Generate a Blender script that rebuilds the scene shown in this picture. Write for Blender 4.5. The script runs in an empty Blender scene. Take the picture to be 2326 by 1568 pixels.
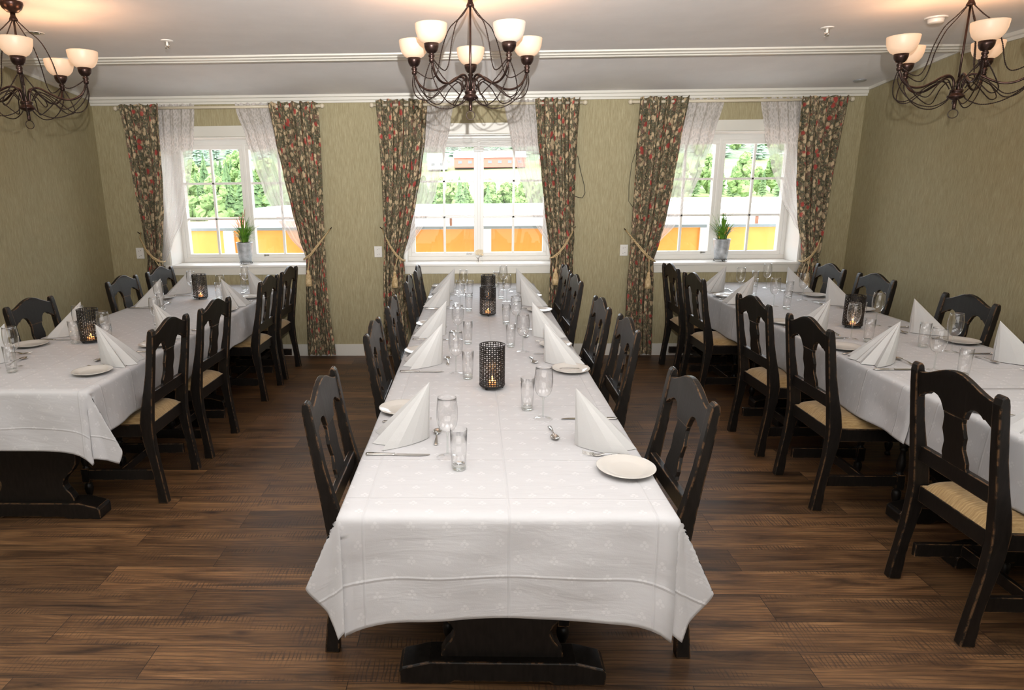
import bpy, bmesh, math, random
from mathutils import Vector, Matrix, noise
PI = math.pi
C = bpy.context.scene.collection
scene = bpy.context.scene
# ------------------------------------------------------------------ camera
CAM_H = 1.70
cd = bpy.data.cameras.new('camera'); cam = bpy.data.objects.new('camera', cd); C.objects.link(cam)
pitch, yaw, roll = .2394, -.0293, -.0093
fw = Vector((math.sin(yaw)*math.cos(pitch), math.cos(yaw)*math.cos(pitch), -math.sin(pitch)))
rt = Vector((math.cos(yaw), -math.sin(yaw), 0)); up = rt.cross(fw)
r2 = rt*math.cos(roll)+up*math.sin(roll); u2 = -rt*math.sin(roll)+up*math.cos(roll)
M = Matrix((r2, u2, -fw)).transposed().to_4x4(); M.translation = Vector((0, 0, CAM_H))
cam.matrix_world = M
cd.sensor_width = 36; cd.sensor_fit = 'HORIZONTAL'
cd.lens = 36*1471.87/2326; cd.shift_x = (1163-1034.29)/2326
cd.clip_start = .05; cd.clip_end = 3000
scene.camera = cam
# ------------------------------------------------------------------ world, sun, large lights, exposure
W = bpy.data.worlds.new('sky'); scene.world = W; W.use_nodes = True
nt = W.node_tree; nt.nodes.clear()
bg = nt.nodes.new('ShaderNodeBackground'); wo = nt.nodes.new('ShaderNodeOutputWorld')
bg.inputs[0].default_value = (.86, .93, 1, 1); bg.inputs[1].default_value = 8.0
nt.links.new(bg.outputs[0], wo.inputs[0])
def add_light(name, kind, loc, energy, color=(1, 1, 1), size=.1, size_y=None, aim=None, parent=None):
    ld = bpy.data.lights.new(name, kind); ld.energy = energy; ld.color = color
    if kind == 'AREA':
        ld.shape = 'RECTANGLE'; ld.size = size; ld.size_y = size_y or size
    elif kind in ('POINT', 'SPOT'): ld.shadow_soft_size = size
    elif kind == 'SUN': ld.angle = size
    o = bpy.data.objects.new(name, ld); C.objects.link(o); o.location = loc
    if aim is not None: o.rotation_euler = (Vector(aim)-Vector(loc)).to_track_quat('-Z', 'Y').to_euler()
    if parent: o.parent = parent
    return o
add_light('sun', 'SUN', (0, -20, 40), 5.5, (1, .96, .88), math.radians(3), aim=(6, 5, 0))
# the photographer's flash: a small direct head and its bounce off the ceiling behind the camera
fl = add_light('camera_flash', 'SPOT', (.04, -.02, 1.96), 1230, (1, .985, .965), .012, aim=(.0, 6.5, 4.95))
fl.data.spot_size = math.radians(99); fl.data.spot_blend = 1.0
f2 = add_light('flash_spill_to_ceiling', 'SPOT', (.04, -.05, 2.0), 170, (1, .985, .965), .03, aim=(.0, 2.0, 3.55))
f2.data.spot_size = math.radians(130); f2.data.spot_blend = 1.0
for sx in (-2.5, 2.5): add_light('ceiling_fill_above_camera', 'AREA', (sx, 1.5, 2.66), 40, (1, .985, .96), 2.0, 2.2, aim=(sx, 1.51, 0))  # unseen fill panels added under the ceiling to brighten the side tables
# broad unseen fill panel added behind the camera to even out the room
add_light('fill_light_behind_camera', 'AREA', (0, -2.45, 1.45), 78, (1, .975, .94), 6.6, 2.2, aim=(0, 6, 1.75))
scene.cycles.transparent_max_bounces = 40
vs = scene.view_settings
vs.view_transform = 'Standard'; vs.look = 'None'; vs.gamma = 1.0; vs.exposure = 0.04; vs.use_curve_mapping = False

# ------------------------------------------------------------------ materials
def new_mat(name):
    m = bpy.data.materials.new(name); m.use_nodes = True
    n = m.node_tree.nodes; l = m.node_tree.links; n.clear()
    out = n.new('ShaderNodeOutputMaterial')
    return m, n, l, out
class N:  # tiny node helper
    def __init__(s, n, l): s.n, s.l = n, l
    def add(s, t, ins={}, **kw):
        x = s.n.new(t)
        for k, v in kw.items(): setattr(x, k, v)
        for k, v in ins.items():
            if hasattr(v, 'is_output') or isinstance(v, bpy.types.NodeSocket): s.l.new(v, x.inputs[k])
            else: x.inputs[k].default_value = v
        return x
    def math(s, op, a, b=0.0, clamp=False):
        x = s.n.new('ShaderNodeMath'); x.operation = op; x.use_clamp = clamp
        for i, v in enumerate((a, b)):
            if isinstance(v, bpy.types.NodeSocket): s.l.new(v, x.inputs[i])
            else: x.inputs[i].default_value = v
        return x.outputs[0]
    def mix(s, fac, a, b):
        x = s.n.new('ShaderNodeMix'); x.data_type = 'RGBA'
        for i, v in ((0, fac), (6, a), (7, b)):
            if isinstance(v, bpy.types.NodeSocket): s.l.new(v, x.inputs[i])
            else: x.inputs[i].default_value = v if i == 0 else (*v[:3], 1)
        return x.outputs[2]
    def ramp(s, f, stops):
        x = s.n.new('ShaderNodeValToRGB'); e = x.color_ramp.elements
        while len(e) < len(stops): e.new(.5)
        for k, (p, c) in enumerate(stops): e[k].position = p; e[k].color = (*c[:3], 1) if len(c) > 2 else (c[0],)*3+(1,)
        s.l.new(f, x.inputs[0]); return x.outputs[0]
def coords(h, kind='Object', scale=(1, 1, 1), rot=(0, 0, 0), loc=(0, 0, 0)):
    if kind == 'World': v = h.add('ShaderNodeNewGeometry').outputs['Position']
    else: v = h.add('ShaderNodeTexCoord').outputs[kind]
    return h.add('ShaderNodeMapping', {0: v, 'Scale': scale, 'Rotation': rot, 'Location': loc}).outputs[0]
def principled(name, col, rough=.5, metal=0, spec=.5, bump=None, sheen=0, coat=0):
    m, n, l, out = new_mat(name); h = N(n, l)
    b = h.add('ShaderNodeBsdfPrincipled', {'Roughness': rough, 'Metallic': metal, 'Specular IOR Level': spec, 'Sheen Weight': sheen, 'Coat Weight': coat})
    b.inputs['Base Color'].default_value = (*col, 1)
    l.new(b.outputs[0], out.inputs[0])
    if bump:
        sc, st = bump
        t = h.add('ShaderNodeTexNoise', {0: coords(h), 'Scale': sc, 'Detail': 4})
        bp = h.add('ShaderNodeBump', {'Height': t.outputs[0], 'Strength': st, 'Distance': .01})
        l.new(bp.outputs[0], b.inputs['Normal'])
    return m
MT = {}
def mat_wall():
    m, n, l, out = new_mat('olive_textured_wallpaper'); h = N(n, l)
    v = coords(h, 'World', (380, 380, 12)); t = h.add('ShaderNodeTexNoise', {0: v, 'Scale': 1, 'Detail': 3, 'Roughness': .7}).outputs[0]
    v2 = coords(h, 'World', (40, 40, 2.5)); t2 = h.add('ShaderNodeTexNoise', {0: v2, 'Scale': 1, 'Detail': 2}).outputs[0]
    c = h.ramp(t, [(.3, (.255, .212, .112)), (.5, (.365, .318, .188)), (.7, (.49, .438, .285))])
    c = h.mix(h.math('MULTIPLY', t2, .25), c, (.265, .225, .125))
    b = h.add('ShaderNodeBsdfPrincipled', {'Base Color': c, 'Roughness': .62, 'Specular IOR Level': .25})
    bp = h.add('ShaderNodeBump', {'Height': t, 'Strength': .25, 'Distance': .002}); l.new(bp.outputs[0], b.inputs['Normal'])
    l.new(b.outputs[0], out.inputs[0]); return m
def mat_floor():
    m, n, l, out = new_mat('brown_plank_floor'); h = N(n, l)
    pos = coords(h, 'World')
    br = h.add('ShaderNodeTexBrick', {0: pos, 'Scale': 1, 'Mortar Size': .0016, 'Mortar Smooth': .2, 'Bias': 0, 'Brick Width': 1.21, 'Row Height': .176,
        'Color1': (0, 0, 0, 1), 'Color2': (1, 1, 1, 1), 'Mortar': (.5, .5, .5, 1)}, offset=.37, offset_frequency=2)
    rnd = h.add('ShaderNodeSeparateColor', {0: br.outputs[0]}).outputs[0]
    # per-plank offset of the grain
    off = h.add('ShaderNodeCombineXYZ', {0: h.math('MULTIPLY', rnd, 17.0), 1: h.math('MULTIPLY', rnd, 31.0), 2: h.math('MULTIPLY', rnd, 7.0)}).outputs[0]
    p2 = h.add('ShaderNodeVectorMath', {0: pos, 1: off}, operation='ADD').outputs[0]
    def mp(s): return h.add('ShaderNodeMapping', {0: p2, 'Scale': s}).outputs[0]
    g1 = h.add('ShaderNodeTexNoise', {0: mp((1.3, 11, 1)), 'Scale': 1.6, 'Detail': 5, 'Roughness': .62, 'Distortion': .8}).outputs[0]
    g2 = h.add('ShaderNodeTexNoise', {0: mp((5, 90, 1)), 'Scale': 1.2, 'Detail': 3, 'Roughness': .7}).outputs[0]
    wv = h.add('ShaderNodeTexWave', {0: mp((.55, 5.5, 1)), 'Scale': 3.2, 'Distortion': 9, 'Detail': 2.5, 'Detail Scale': .9, 'Detail Roughness': .6}, bands_direction='Y').outputs[1]
    saw = h.add('ShaderNodeTexWave', {0: mp((1, .18, 1)), 'Scale': 19, 'Distortion': 8, 'Detail': 3, 'Detail Scale': 1.6}, bands_direction='X').outputs[1]
    sm = h.add('ShaderNodeTexNoise', {0: mp((1.6, 7, 1)), 'Scale': 1.1, 'Detail': 2}).outputs[0]
    kn = h.add('ShaderNodeTexVoronoi', {0: mp((1.6, 4.4, 1)), 'Scale': 1.25}).outputs[0]
    base = h.ramp(g1, [(.32, (.032, .017, .008)), (.44, (.098, .051, .022)), (.58, (.165, .088, .037)), (.76, (.26, .145, .062))])
    base = h.mix(h.math('MULTIPLY', h.ramp(wv, [(0, (1, 1, 1)), (.25, (0, 0, 0))]), .7), base, (.045, .024, .014))
    base = h.mix(h.math('MULTIPLY', h.ramp(g2, [(.52, (0, 0, 0)), (.68, (1, 1, 1))]), .45), base, (.065, .034, .02))
    sawm = h.math('MULTIPLY', h.ramp(saw, [(0, (1, 1, 1)), (.35, (0, 0, 0))]), h.ramp(sm, [(.53, (0, 0, 0)), (.63, (1, 1, 1))]))
    base = h.mix(h.math('MULTIPLY', sawm, .8), base, (.035, .021, .014))
    base = h.mix(h.math('MULTIPLY', h.ramp(kn, [(.045, (1, 1, 1)), (.12, (0, 0, 0))]), .8), base, (.028, .015, .01))
    tone = h.ramp(rnd, [(0, (.62, .60, .60)), (1, (1.25, 1.2, 1.18))])
    mul = h.add('ShaderNodeMix', {0: 1.0}, data_type='RGBA', blend_type='MULTIPLY'); l.new(base, mul.inputs[6]); l.new(tone, mul.inputs[7])
    col = h.mix(br.outputs[1], mul.outputs[2], (.02, .012, .008))
    b = h.add('ShaderNodeBsdfPrincipled', {'Base Color': col, 'Roughness': h.add('ShaderNodeMapRange', {0: g1, 3: .38, 4: .58}).outputs[0], 'Specular IOR Level': .45})
    hgt = h.math('ADD', h.math('MULTIPLY', g2, .4), h.math('MULTIPLY', br.outputs[1], -1.0)); hgt = h.math('ADD', hgt, h.math('MULTIPLY', sawm, -.5))
    bp = h.add('ShaderNodeBump', {'Height': hgt, 'Strength': .35, 'Distance': .002}); l.new(bp.outputs[0], b.inputs['Normal'])
    l.new(b.outputs[0], out.inputs[0]); return m
def mat_blackwood():
    m, n, l, out = new_mat('black_painted_wood'); h = N(n, l)
    v = coords(h, 'Object', (3, 3, 3)); g = h.add('ShaderNodeTexNoise', {0: coords(h, 'Object', (30, 30, 6)), 'Scale': 3, 'Detail': 4}).outputs[0]
    w = h.add('ShaderNodeTexNoise', {0: v, 'Scale': 9, 'Detail': 5, 'Roughness': .7}).outputs[0]
    be = h.add('ShaderNodeBevel', {'Radius': .005}, samples=4)
    geo = h.add('ShaderNodeNewGeometry')
    d = h.add('ShaderNodeVectorMath', {0: be.outputs[0], 1: geo.outputs['Normal']}, operation='DOT_PRODUCT').outputs['Value']
    e = h.math('SUBTRACT', 1.0, d)
    e = h.math('MULTIPLY', h.ramp(e, [(.012, (0, 0, 0)), (.05, (1, 1, 1))]), h.ramp(w, [(.47, (0, 0, 0)), (.54, (1, 1, 1))]))
    base = h.ramp(g, [(.3, (.0060, .0048, .0040)), (.7, (.0125, .0102, .0085))])
    col = h.mix(h.math('MULTIPLY', e, .8), base, (.28, .15, .07))
    b = h.add('ShaderNodeBsdfPrincipled', {'Base Color': col, 'Roughness': h.add('ShaderNodeMapRange', {0: g, 3: .30, 4: .42}).outputs[0], 'Specular IOR Level': .24})
    bp = h.add('ShaderNodeBump', {'Height': g, 'Strength': .12, 'Distance': .002}); l.new(bp.outputs[0], b.inputs['Normal'])
    l.new(b.outputs[0], out.inputs[0]); return m
def mat_seat():
    m, n, l, out = new_mat('beige_ribbed_upholstery'); h = N(n, l)
    v = coords(h, 'Object', (14, 90, 1)); t = h.add('ShaderNodeTexNoise', {0: v, 'Scale': 1.6, 'Detail': 4, 'Roughness': .7}).outputs[0]
    w = h.add('ShaderNodeTexWave', {0: coords(h), 'Scale': 24, 'Distortion': 2.5, 'Detail': 2}, bands_direction='Y').outputs[1]
    c = h.ramp(t, [(.3, (.22, .135, .055)), (.55, (.38, .255, .115)), (.75, (.50, .36, .19))])
    c = h.mix(h.math('MULTIPLY', w, .45), c, (.24, .15, .06))
    b = h.add('ShaderNodeBsdfPrincipled', {'Base Color': c, 'Roughness': .75, 'Specular IOR Level': .2, 'Sheen Weight': .2})
    bp = h.add('ShaderNodeBump', {'Height': w, 'Strength': .25, 'Distance': .002}); l.new(bp.outputs[0], b.inputs['Normal'])
    l.new(b.outputs[0], out.inputs[0]); return m
def mat_cloth():
    m, n, l, out = new_mat('white_damask_tablecloth'); h = N(n, l)
    uv = h.add('ShaderNodeTexCoord').outputs['UV']; sep = h.add('ShaderNodeSeparateXYZ', {0: uv})
    X, Y = sep.outputs[0], sep.outputs[1]
    G = .105
    ry = h.math('DIVIDE', Y, G*.5); row = h.math('FLOOR', ry); fy = h.math('SUBTRACT', h.math('SUBTRACT', ry, row), .5)
    rx = h.math('ADD', h.math('DIVIDE', X, G), h.math('MULTIPLY', h.math('MODULO', h.math('ADD', row, 400.0), 2.0), .5))
    fx = h.math('SUBTRACT', h.math('SUBTRACT', rx, h.math('FLOOR', rx)), .5)
    px = h.math('MULTIPLY', fx, G); py = h.math('MULTIPLY', fy, G*.5)
    def lobe(cx, cy, r):
        dx = h.math('SUBTRACT', px, cx); dy = h.math('SUBTRACT', py, cy)
        d = h.math('SQRT', h.math('ADD', h.math('MULTIPLY', dx, dx), h.math('MULTIPLY', dy, dy)))
        return h.math('SUBTRACT', 1.0, h.math('DIVIDE', h.math('SUBTRACT', d, r*.8), r*.3, True), True)
    mask = h.math('MAXIMUM', h.math('MAXIMUM', lobe(0, .0085, .0055), lobe(-.0075, -.001, .0055)), h.math('MAXIMUM', lobe(.0075, -.001, .0055), lobe(.001, -.010, .003)))
    weave = h.add('ShaderNodeTexNoise', {0: uv, 'Scale': 260, 'Detail': 2}).outputs[0]
    soft = h.add('ShaderNodeTexNoise', {0: h.add('ShaderNodeMapping', {0: uv, 'Scale': (2.2, 9, 1)}).outputs[0], 'Scale': 1.3, 'Detail': 4, 'Roughness': .55, 'Distortion': .4}).outputs[0]
    # pressed fold creases
    def crease(c, spacing, offv, w):
        q = h.math('DIVIDE', h.math('ADD', c, offv+spacing*40), spacing); f = h.math('SUBTRACT', q, h.math('FLOOR', q))
        f = h.math('MULTIPLY', h.math('ABSOLUTE', h.math('SUBTRACT', f, .5)), spacing)
        return h.math('SUBTRACT', 1.0, h.math('DIVIDE', f, w, True), True)
    wob = h.add('ShaderNodeTexNoise', {0: uv, 'Scale': 1.4, 'Detail': 2}).outputs[0]
    Yw = h.math('ADD', Y, h.math('MULTIPLY', wob, .02)); Xw = h.math('ADD', X, h.math('MULTIPLY', wob, .012))
    cr = h.math('ADD', crease(Yw, .29, .03, .006), crease(Xw, .43, .215-.075, .005))
    c = h.mix(h.math('MULTIPLY', mask, .5), (.475, .472, .482), (.58, .575, .58))
    hgt = h.math('ADD', h.math('MULTIPLY', cr, .55), h.math('ADD', h.math('MULTIPLY', soft, 1.5), h.math('MULTIPLY', weave, .05)))
    bp = h.add('ShaderNodeBump', {'Height': hgt, 'Strength': .42, 'Distance': .008})
    b = h.add('ShaderNodeBsdfPrincipled', {'Base Color': c, 'Roughness': h.add('ShaderNodeMapRange', {0: mask, 3: .7, 4: .5}).outputs[0], 'Specular IOR Level': .25, 'Normal': bp.outputs[0]})
    l.new(b.outputs[0], out.inputs[0]); return m
def mat_curtain():
    m, n, l, out = new_mat('floral_curtain_fabric'); h = N(n, l)
    uv = h.add('ShaderNodeTexCoord').outputs['UV']
    def mp(s, lo=(0, 0, 0)): return h.add('ShaderNodeMapping', {0: uv, 'Scale': s, 'Location': lo}).outputs[0]
    dn = h.add('ShaderNodeTexNoise', {0: uv, 'Scale': 28, 'Detail': 2}); dv = h.add('ShaderNodeVectorMath', {0: dn.outputs['Color'], 3: .035}, operation='SCALE').outputs[0]
    def vo(s, lo, sc=1.0, feat='F1'):
        w = h.add('ShaderNodeVectorMath', {0: mp((1, 1, 1), lo), 1: dv}, operation='ADD').outputs[0]
        w = h.add('ShaderNodeMapping', {0: w, 'Scale': s}).outputs[0]
        return h.add('ShaderNodeTexVoronoi', {0: w, 'Scale': sc}, feature=feat).outputs['Distance']
    base = h.ramp(h.add('ShaderNodeTexNoise', {0: uv, 'Scale': 34, 'Detail': 3}).outputs[0],
                  [(.36, (.040, .045, .028)), (.46, (.12, .11, .065)), (.53, (.075, .10, .075)), (.6, (.17, .095, .065)), (.7, (.07, .075, .05))])
    stems = h.ramp(vo((60, 44, 1), (0, 0, 0), feat='DISTANCE_TO_EDGE'), [(.03, (1, 1, 1)), (.10, (0, 0, 0))])
    c = h.mix(h.math('MULTIPLY', stems, .55), base, (.26, .19, .11))
    mauve = h.ramp(vo((13, 10, 1), (.4, .1, 0)), [(.20, (1, 1, 1)), (.32, (0, 0, 0))])
    c = h.mix(h.math('MULTIPLY', mauve, .6), c, (.24, .13, .10))
    cream = h.ramp(vo((26, 17, 1), (0, .3, 0)), [(.30, (1, 1, 1)), (.42, (0, 0, 0))])
    c = h.mix(h.math('MULTIPLY', cream, .85), c, (.60, .46, .29))
    petal = h.ramp(vo((52, 38, 1), (.2, .3, 0)), [(.22, (1, 1, 1)), (.34, (0, 0, 0))])
    c = h.mix(h.math('MULTIPLY', petal, .7), c, (.46, .36, .22))
    red = h.ramp(vo((13, 9.5, 1), (.1, .7, 0)), [(.18, (1, 1, 1)), (.27, (0, 0, 0))])
    c = h.mix(h.math('MULTIPLY', red, .85), c, (.42, .055, .05))
    b = h.add('ShaderNodeBsdfPrincipled', {'Base Color': c, 'Roughness': .8, 'Specular IOR Level': .15})
    l.new(b.outputs[0], out.inputs[0]); return m
def mat_sheer():
    m, n, l, out = new_mat('white_sheer_lace'); h = N(n, l)
    uv = h.add('ShaderNodeTexCoord').outputs['UV']; sy = h.add('ShaderNodeSeparateXYZ', {0: uv})
    v = h.add('ShaderNodeTexVoronoi', {0: uv, 'Scale': 55}, feature='DISTANCE_TO_EDGE').outputs[0]
    lace = h.ramp(v, [(.05, (1, 1, 1)), (.25, (0, 0, 0))])
    band = h.ramp(sy.outputs[1], [(.80, (0, 0, 0)), (.83, (1, 1, 1))])
    fine = h.add('ShaderNodeTexNoise', {0: uv, 'Scale': 190, 'Detail': 1}).outputs[0]
    sp = h.ramp(h.add('ShaderNodeTexVoronoi', {0: uv, 'Scale': 16}).outputs[0], [(.10, (1, 1, 1)), (.18, (0, 0, 0))])
    a = h.math('ADD', h.math('MULTIPLY', fine, .22), .50); a = h.math('ADD', a, h.math('MULTIPLY', h.math('MULTIPLY', lace, band), .35)); a = h.math('ADD', a, h.math('MULTIPLY', sp, .10), True)
    d = h.add('ShaderNodeBsdfDiffuse', {0: (.72, .68, .66, 1)}); tl = h.add('ShaderNodeBsdfTranslucent', {0: (.76, .73, .70, 1)})
    mx = h.add('ShaderNodeMixShader', {0: .35, 1: d.outputs[0], 2: tl.outputs[0]}); tr = h.add('ShaderNodeBsdfTransparent')
    fin = h.add('ShaderNodeMixShader', {0: a, 1: tr.outputs[0], 2: mx.outputs[0]}); l.new(fin.outputs[0], out.inputs[0]); return m
def mat_glass(name, tint=(1, 1, 1), edge=.75, gl=1.0, dark=.55, rough=0.0):
    # thin-walled clear glass: mostly see-through, mirror-like and denser at grazing angles
    m, n, l, out = new_mat(name); h = N(n, l)
    lw = h.add('ShaderNodeLayerWeight', {0: .5}); f = lw.outputs['Facing']
    tc = h.ramp(f, [(0, tint), (.7, tuple(t*.97 for t in tint)), (1, tuple(t*dark for t in tint))])
    tr = h.add('ShaderNodeBsdfTransparent', {0: tc}); g = h.add('ShaderNodeBsdfGlossy', {0: (1, 1, 1, 1), 'Roughness': rough})
    fr = h.math('ADD', h.math('MULTIPLY', h.math('POWER', f, 4.0), .8), .045)
    fin = h.add('ShaderNodeMixShader', {0: h.math('MULTIPLY', fr, gl, True), 1: tr.outputs[0], 2: g.outputs[0]}); l.new(fin.outputs[0], out.inputs[0]); return m
def mat_emit(name, col, st, rough=.4, base=None):
    m, n, l, out = new_mat(name); h = N(n, l)
    b = h.add('ShaderNodeBsdfPrincipled', {'Roughness': rough, 'Emission Strength': st}); b.inputs['Emission Color'].default_value = (*col, 1); b.inputs['Base Color'].default_value = (*(base or col), 1)
    l.new(b.outputs[0], out.inputs[0]); return m
def mat_shade(name, st, col):
    m, n, l, out = new_mat(name); h = N(n, l)
    t = h.add('ShaderNodeTexNoise', {0: coords(h), 'Scale': 14, 'Detail': 3, 'Distortion': 1.0}).outputs[0]
    c = h.ramp(t, [(.3, tuple(x*.9 for x in col)), (.7, col)])
    b = h.add('ShaderNodeBsdfPrincipled', {'Base Color': (.42, .34, .27, 1), 'Roughness': .45, 'Emission Color': c, 'Emission Strength': st})
    l.new(b.outputs[0], out.inputs[0]); return m
def mat_noise(name, c1, c2, scale, rough=.8, metal=0, kind='Object', detail=4, bump=0, spec=.4):
    m, n, l, out = new_mat(name); h = N(n, l)
    t = h.add('ShaderNodeTexNoise', {0: coords(h, kind), 'Scale': scale, 'Detail': detail, 'Roughness': .6}).outputs[0]
    b = h.add('ShaderNodeBsdfPrincipled', {'Base Color': h.ramp(t, [(.35, c1), (.65, c2)]), 'Roughness': rough, 'Metallic': metal, 'Specular IOR Level': spec})
    if bump: bp = h.add('ShaderNodeBump', {'Height': t, 'Strength': bump, 'Distance': .01}); l.new(bp.outputs[0], b.inputs['Normal'])
    l.new(b.outputs[0], out.inputs[0]); return m
def mat_rope():
    m, n, l, out = new_mat('twisted_gold_cord'); h = N(n, l)
    w = h.add('ShaderNodeTexWave', {0: coords(h, 'Object', (1, 1, 1)), 'Scale': 45, 'Distortion': 1.5}, bands_direction='DIAGONAL').outputs[1]
    b = h.add('ShaderNodeBsdfPrincipled', {'Base Color': h.ramp(w, [(.2, (.30, .20, .09)), (.8, (.66, .50, .28))]), 'Roughness': .6})
    l.new(b.outputs[0], out.inputs[0]); return m
MT['wall'] = mat_wall(); MT['floor'] = mat_floor(); MT['black'] = mat_blackwood(); MT['seat'] = mat_seat()
MT['cloth'] = mat_cloth(); MT['curtain'] = mat_curtain(); MT['sheer'] = mat_sheer(); MT['rope'] = mat_rope()
MT['ceiling'] = mat_noise('ceiling_paint', (.78, .76, .75), (.82, .80, .79), 3, .9, spec=.2)
MT['trim'] = principled('cream_gloss_trim', (.66, .64, .58), .38)
MT['white'] = principled('white_window_paint', (.74, .72, .68), .35)
MT['napkin'] = principled('white_paper_napkin', (.52, .517, .51), .85, spec=.1, bump=(300, .1))
MT['china'] = principled('glazed_china', (.54, .515, .48), .12, spec=.6)
MT['steel'] = principled('polished_steel', (.62, .60, .57), .16, metal=1)
MT['glass'] = mat_glass('clear_glass', gl=1.25, dark=.34)
MT['pane'] = mat_glass('window_pane', gl=.5, dark=.8)
MT['glassbase'] = mat_glass('thick_glass_base', tint=(.93, .95, .94), gl=2.2, dark=.25, rough=.03)
MT['iron'] = principled('black_pierced_metal', (.012, .010, .009), .42, metal=.3)
MT['bronze'] = mat_noise('brushed_bronze', (.030, .017, .015), (.075, .045, .036), 30, .32, metal=.85)
MT['cable'] = principled('dark_twisted_wire', (.030, .018, .014), .35, metal=.6)
MT['shade'] = mat_shade('lit_alabaster_glass', .5, (1.0, .58, .32))
MT['shade2'] = mat_shade('pale_alabaster_glass', .35, (1.0, .86, .74))
MT['flame'] = mat_emit('candle_flame', (1, .42, .10), 14)
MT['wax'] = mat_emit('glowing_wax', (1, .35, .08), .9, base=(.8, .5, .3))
MT['plastic'] = principled('white_plastic', (.72, .70, .66), .3)
MT['darkslot'] = principled('dark_socket_hole', (.03, .03, .03), .6)
MT['rod'] = principled('cream_curtain_rod', (.62, .55, .42), .35)
MT['tassel'] = mat_noise('gold_tassel_thread', (.42, .28, .12), (.70, .54, .32), 60, .7)
MT['zinc'] = mat_noise('galvanised_zinc', (.36, .38, .40), (.58, .60, .62), 26, .45, metal=.55)
MT['soil'] = mat_noise('dark_soil', (.02, .012, .008), (.07, .04, .025), 60, .95)
MT['leaf'] = mat_noise('green_blade', (.05, .16, .015), (.16, .33, .03), 20, .5)
MT['plume'] = principled('pink_plume', (.55, .30, .20), .8)
MT['cord'] = principled('dark_cord', (.05, .045, .03), .6)
MT['orange'] = mat_noise('orange_painted_board', (.60, .22, .03), (.66, .26, .045), 2, .6)
MT['outwhite'] = principled('white_outdoor_paint', (.8, .8, .78), .5)
MT['cap'] = principled('grey_metal_cap', (.12, .14, .14), .5)
MT['rail'] = principled('reddish_handrail_wood', (.30, .12, .06), .5)
MT['grass'] = mat_noise('meadow_grass', (.14, .20, .06), (.24, .29, .11), .05, .9, kind='World')
MT['asphalt'] = mat_noise('pale_gravel_yard', (.22, .22, .21), (.30, .30, .29), .2, .9, kind='World')
MT['spruce'] = mat_noise('spruce_needles', (.08, .14, .06), (.16, .24, .10), .6, .9, kind='World')  # needle green lightened to carry some haze
MT['birch'] = mat_noise('birch_leaves', (.10, .17, .05), (.20, .28, .10), .6, .9, kind='World')
MT['hazyspruce'] = mat_noise('haze_tinted_spruce_needles', (.15, .22, .17), (.24, .31, .22), .15, .9, kind='World')  # distance haze is put into this paler, bluish needle colour
MT['forestfloor'] = mat_noise('forest_hillside', (.07, .12, .06), (.15, .21, .11), .35, .95, kind='World')
MT['redroof'] = principled('red_roof', (.55, .10, .07), .7)
MT['house'] = principled('white_house_board', (.72, .71, .68), .7)
MT['roofgrey'] = principled('pale_roof', (.50, .50, .52), .6)
MT['winddark'] = principled('dark_outdoor_window', (.10, .12, .14), .3)
MT['blossom'] = principled('cream_blossom', (.80, .66, .46), .8)
MT['twig'] = principled('dark_twig', (.06, .035, .02), .7)

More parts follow.
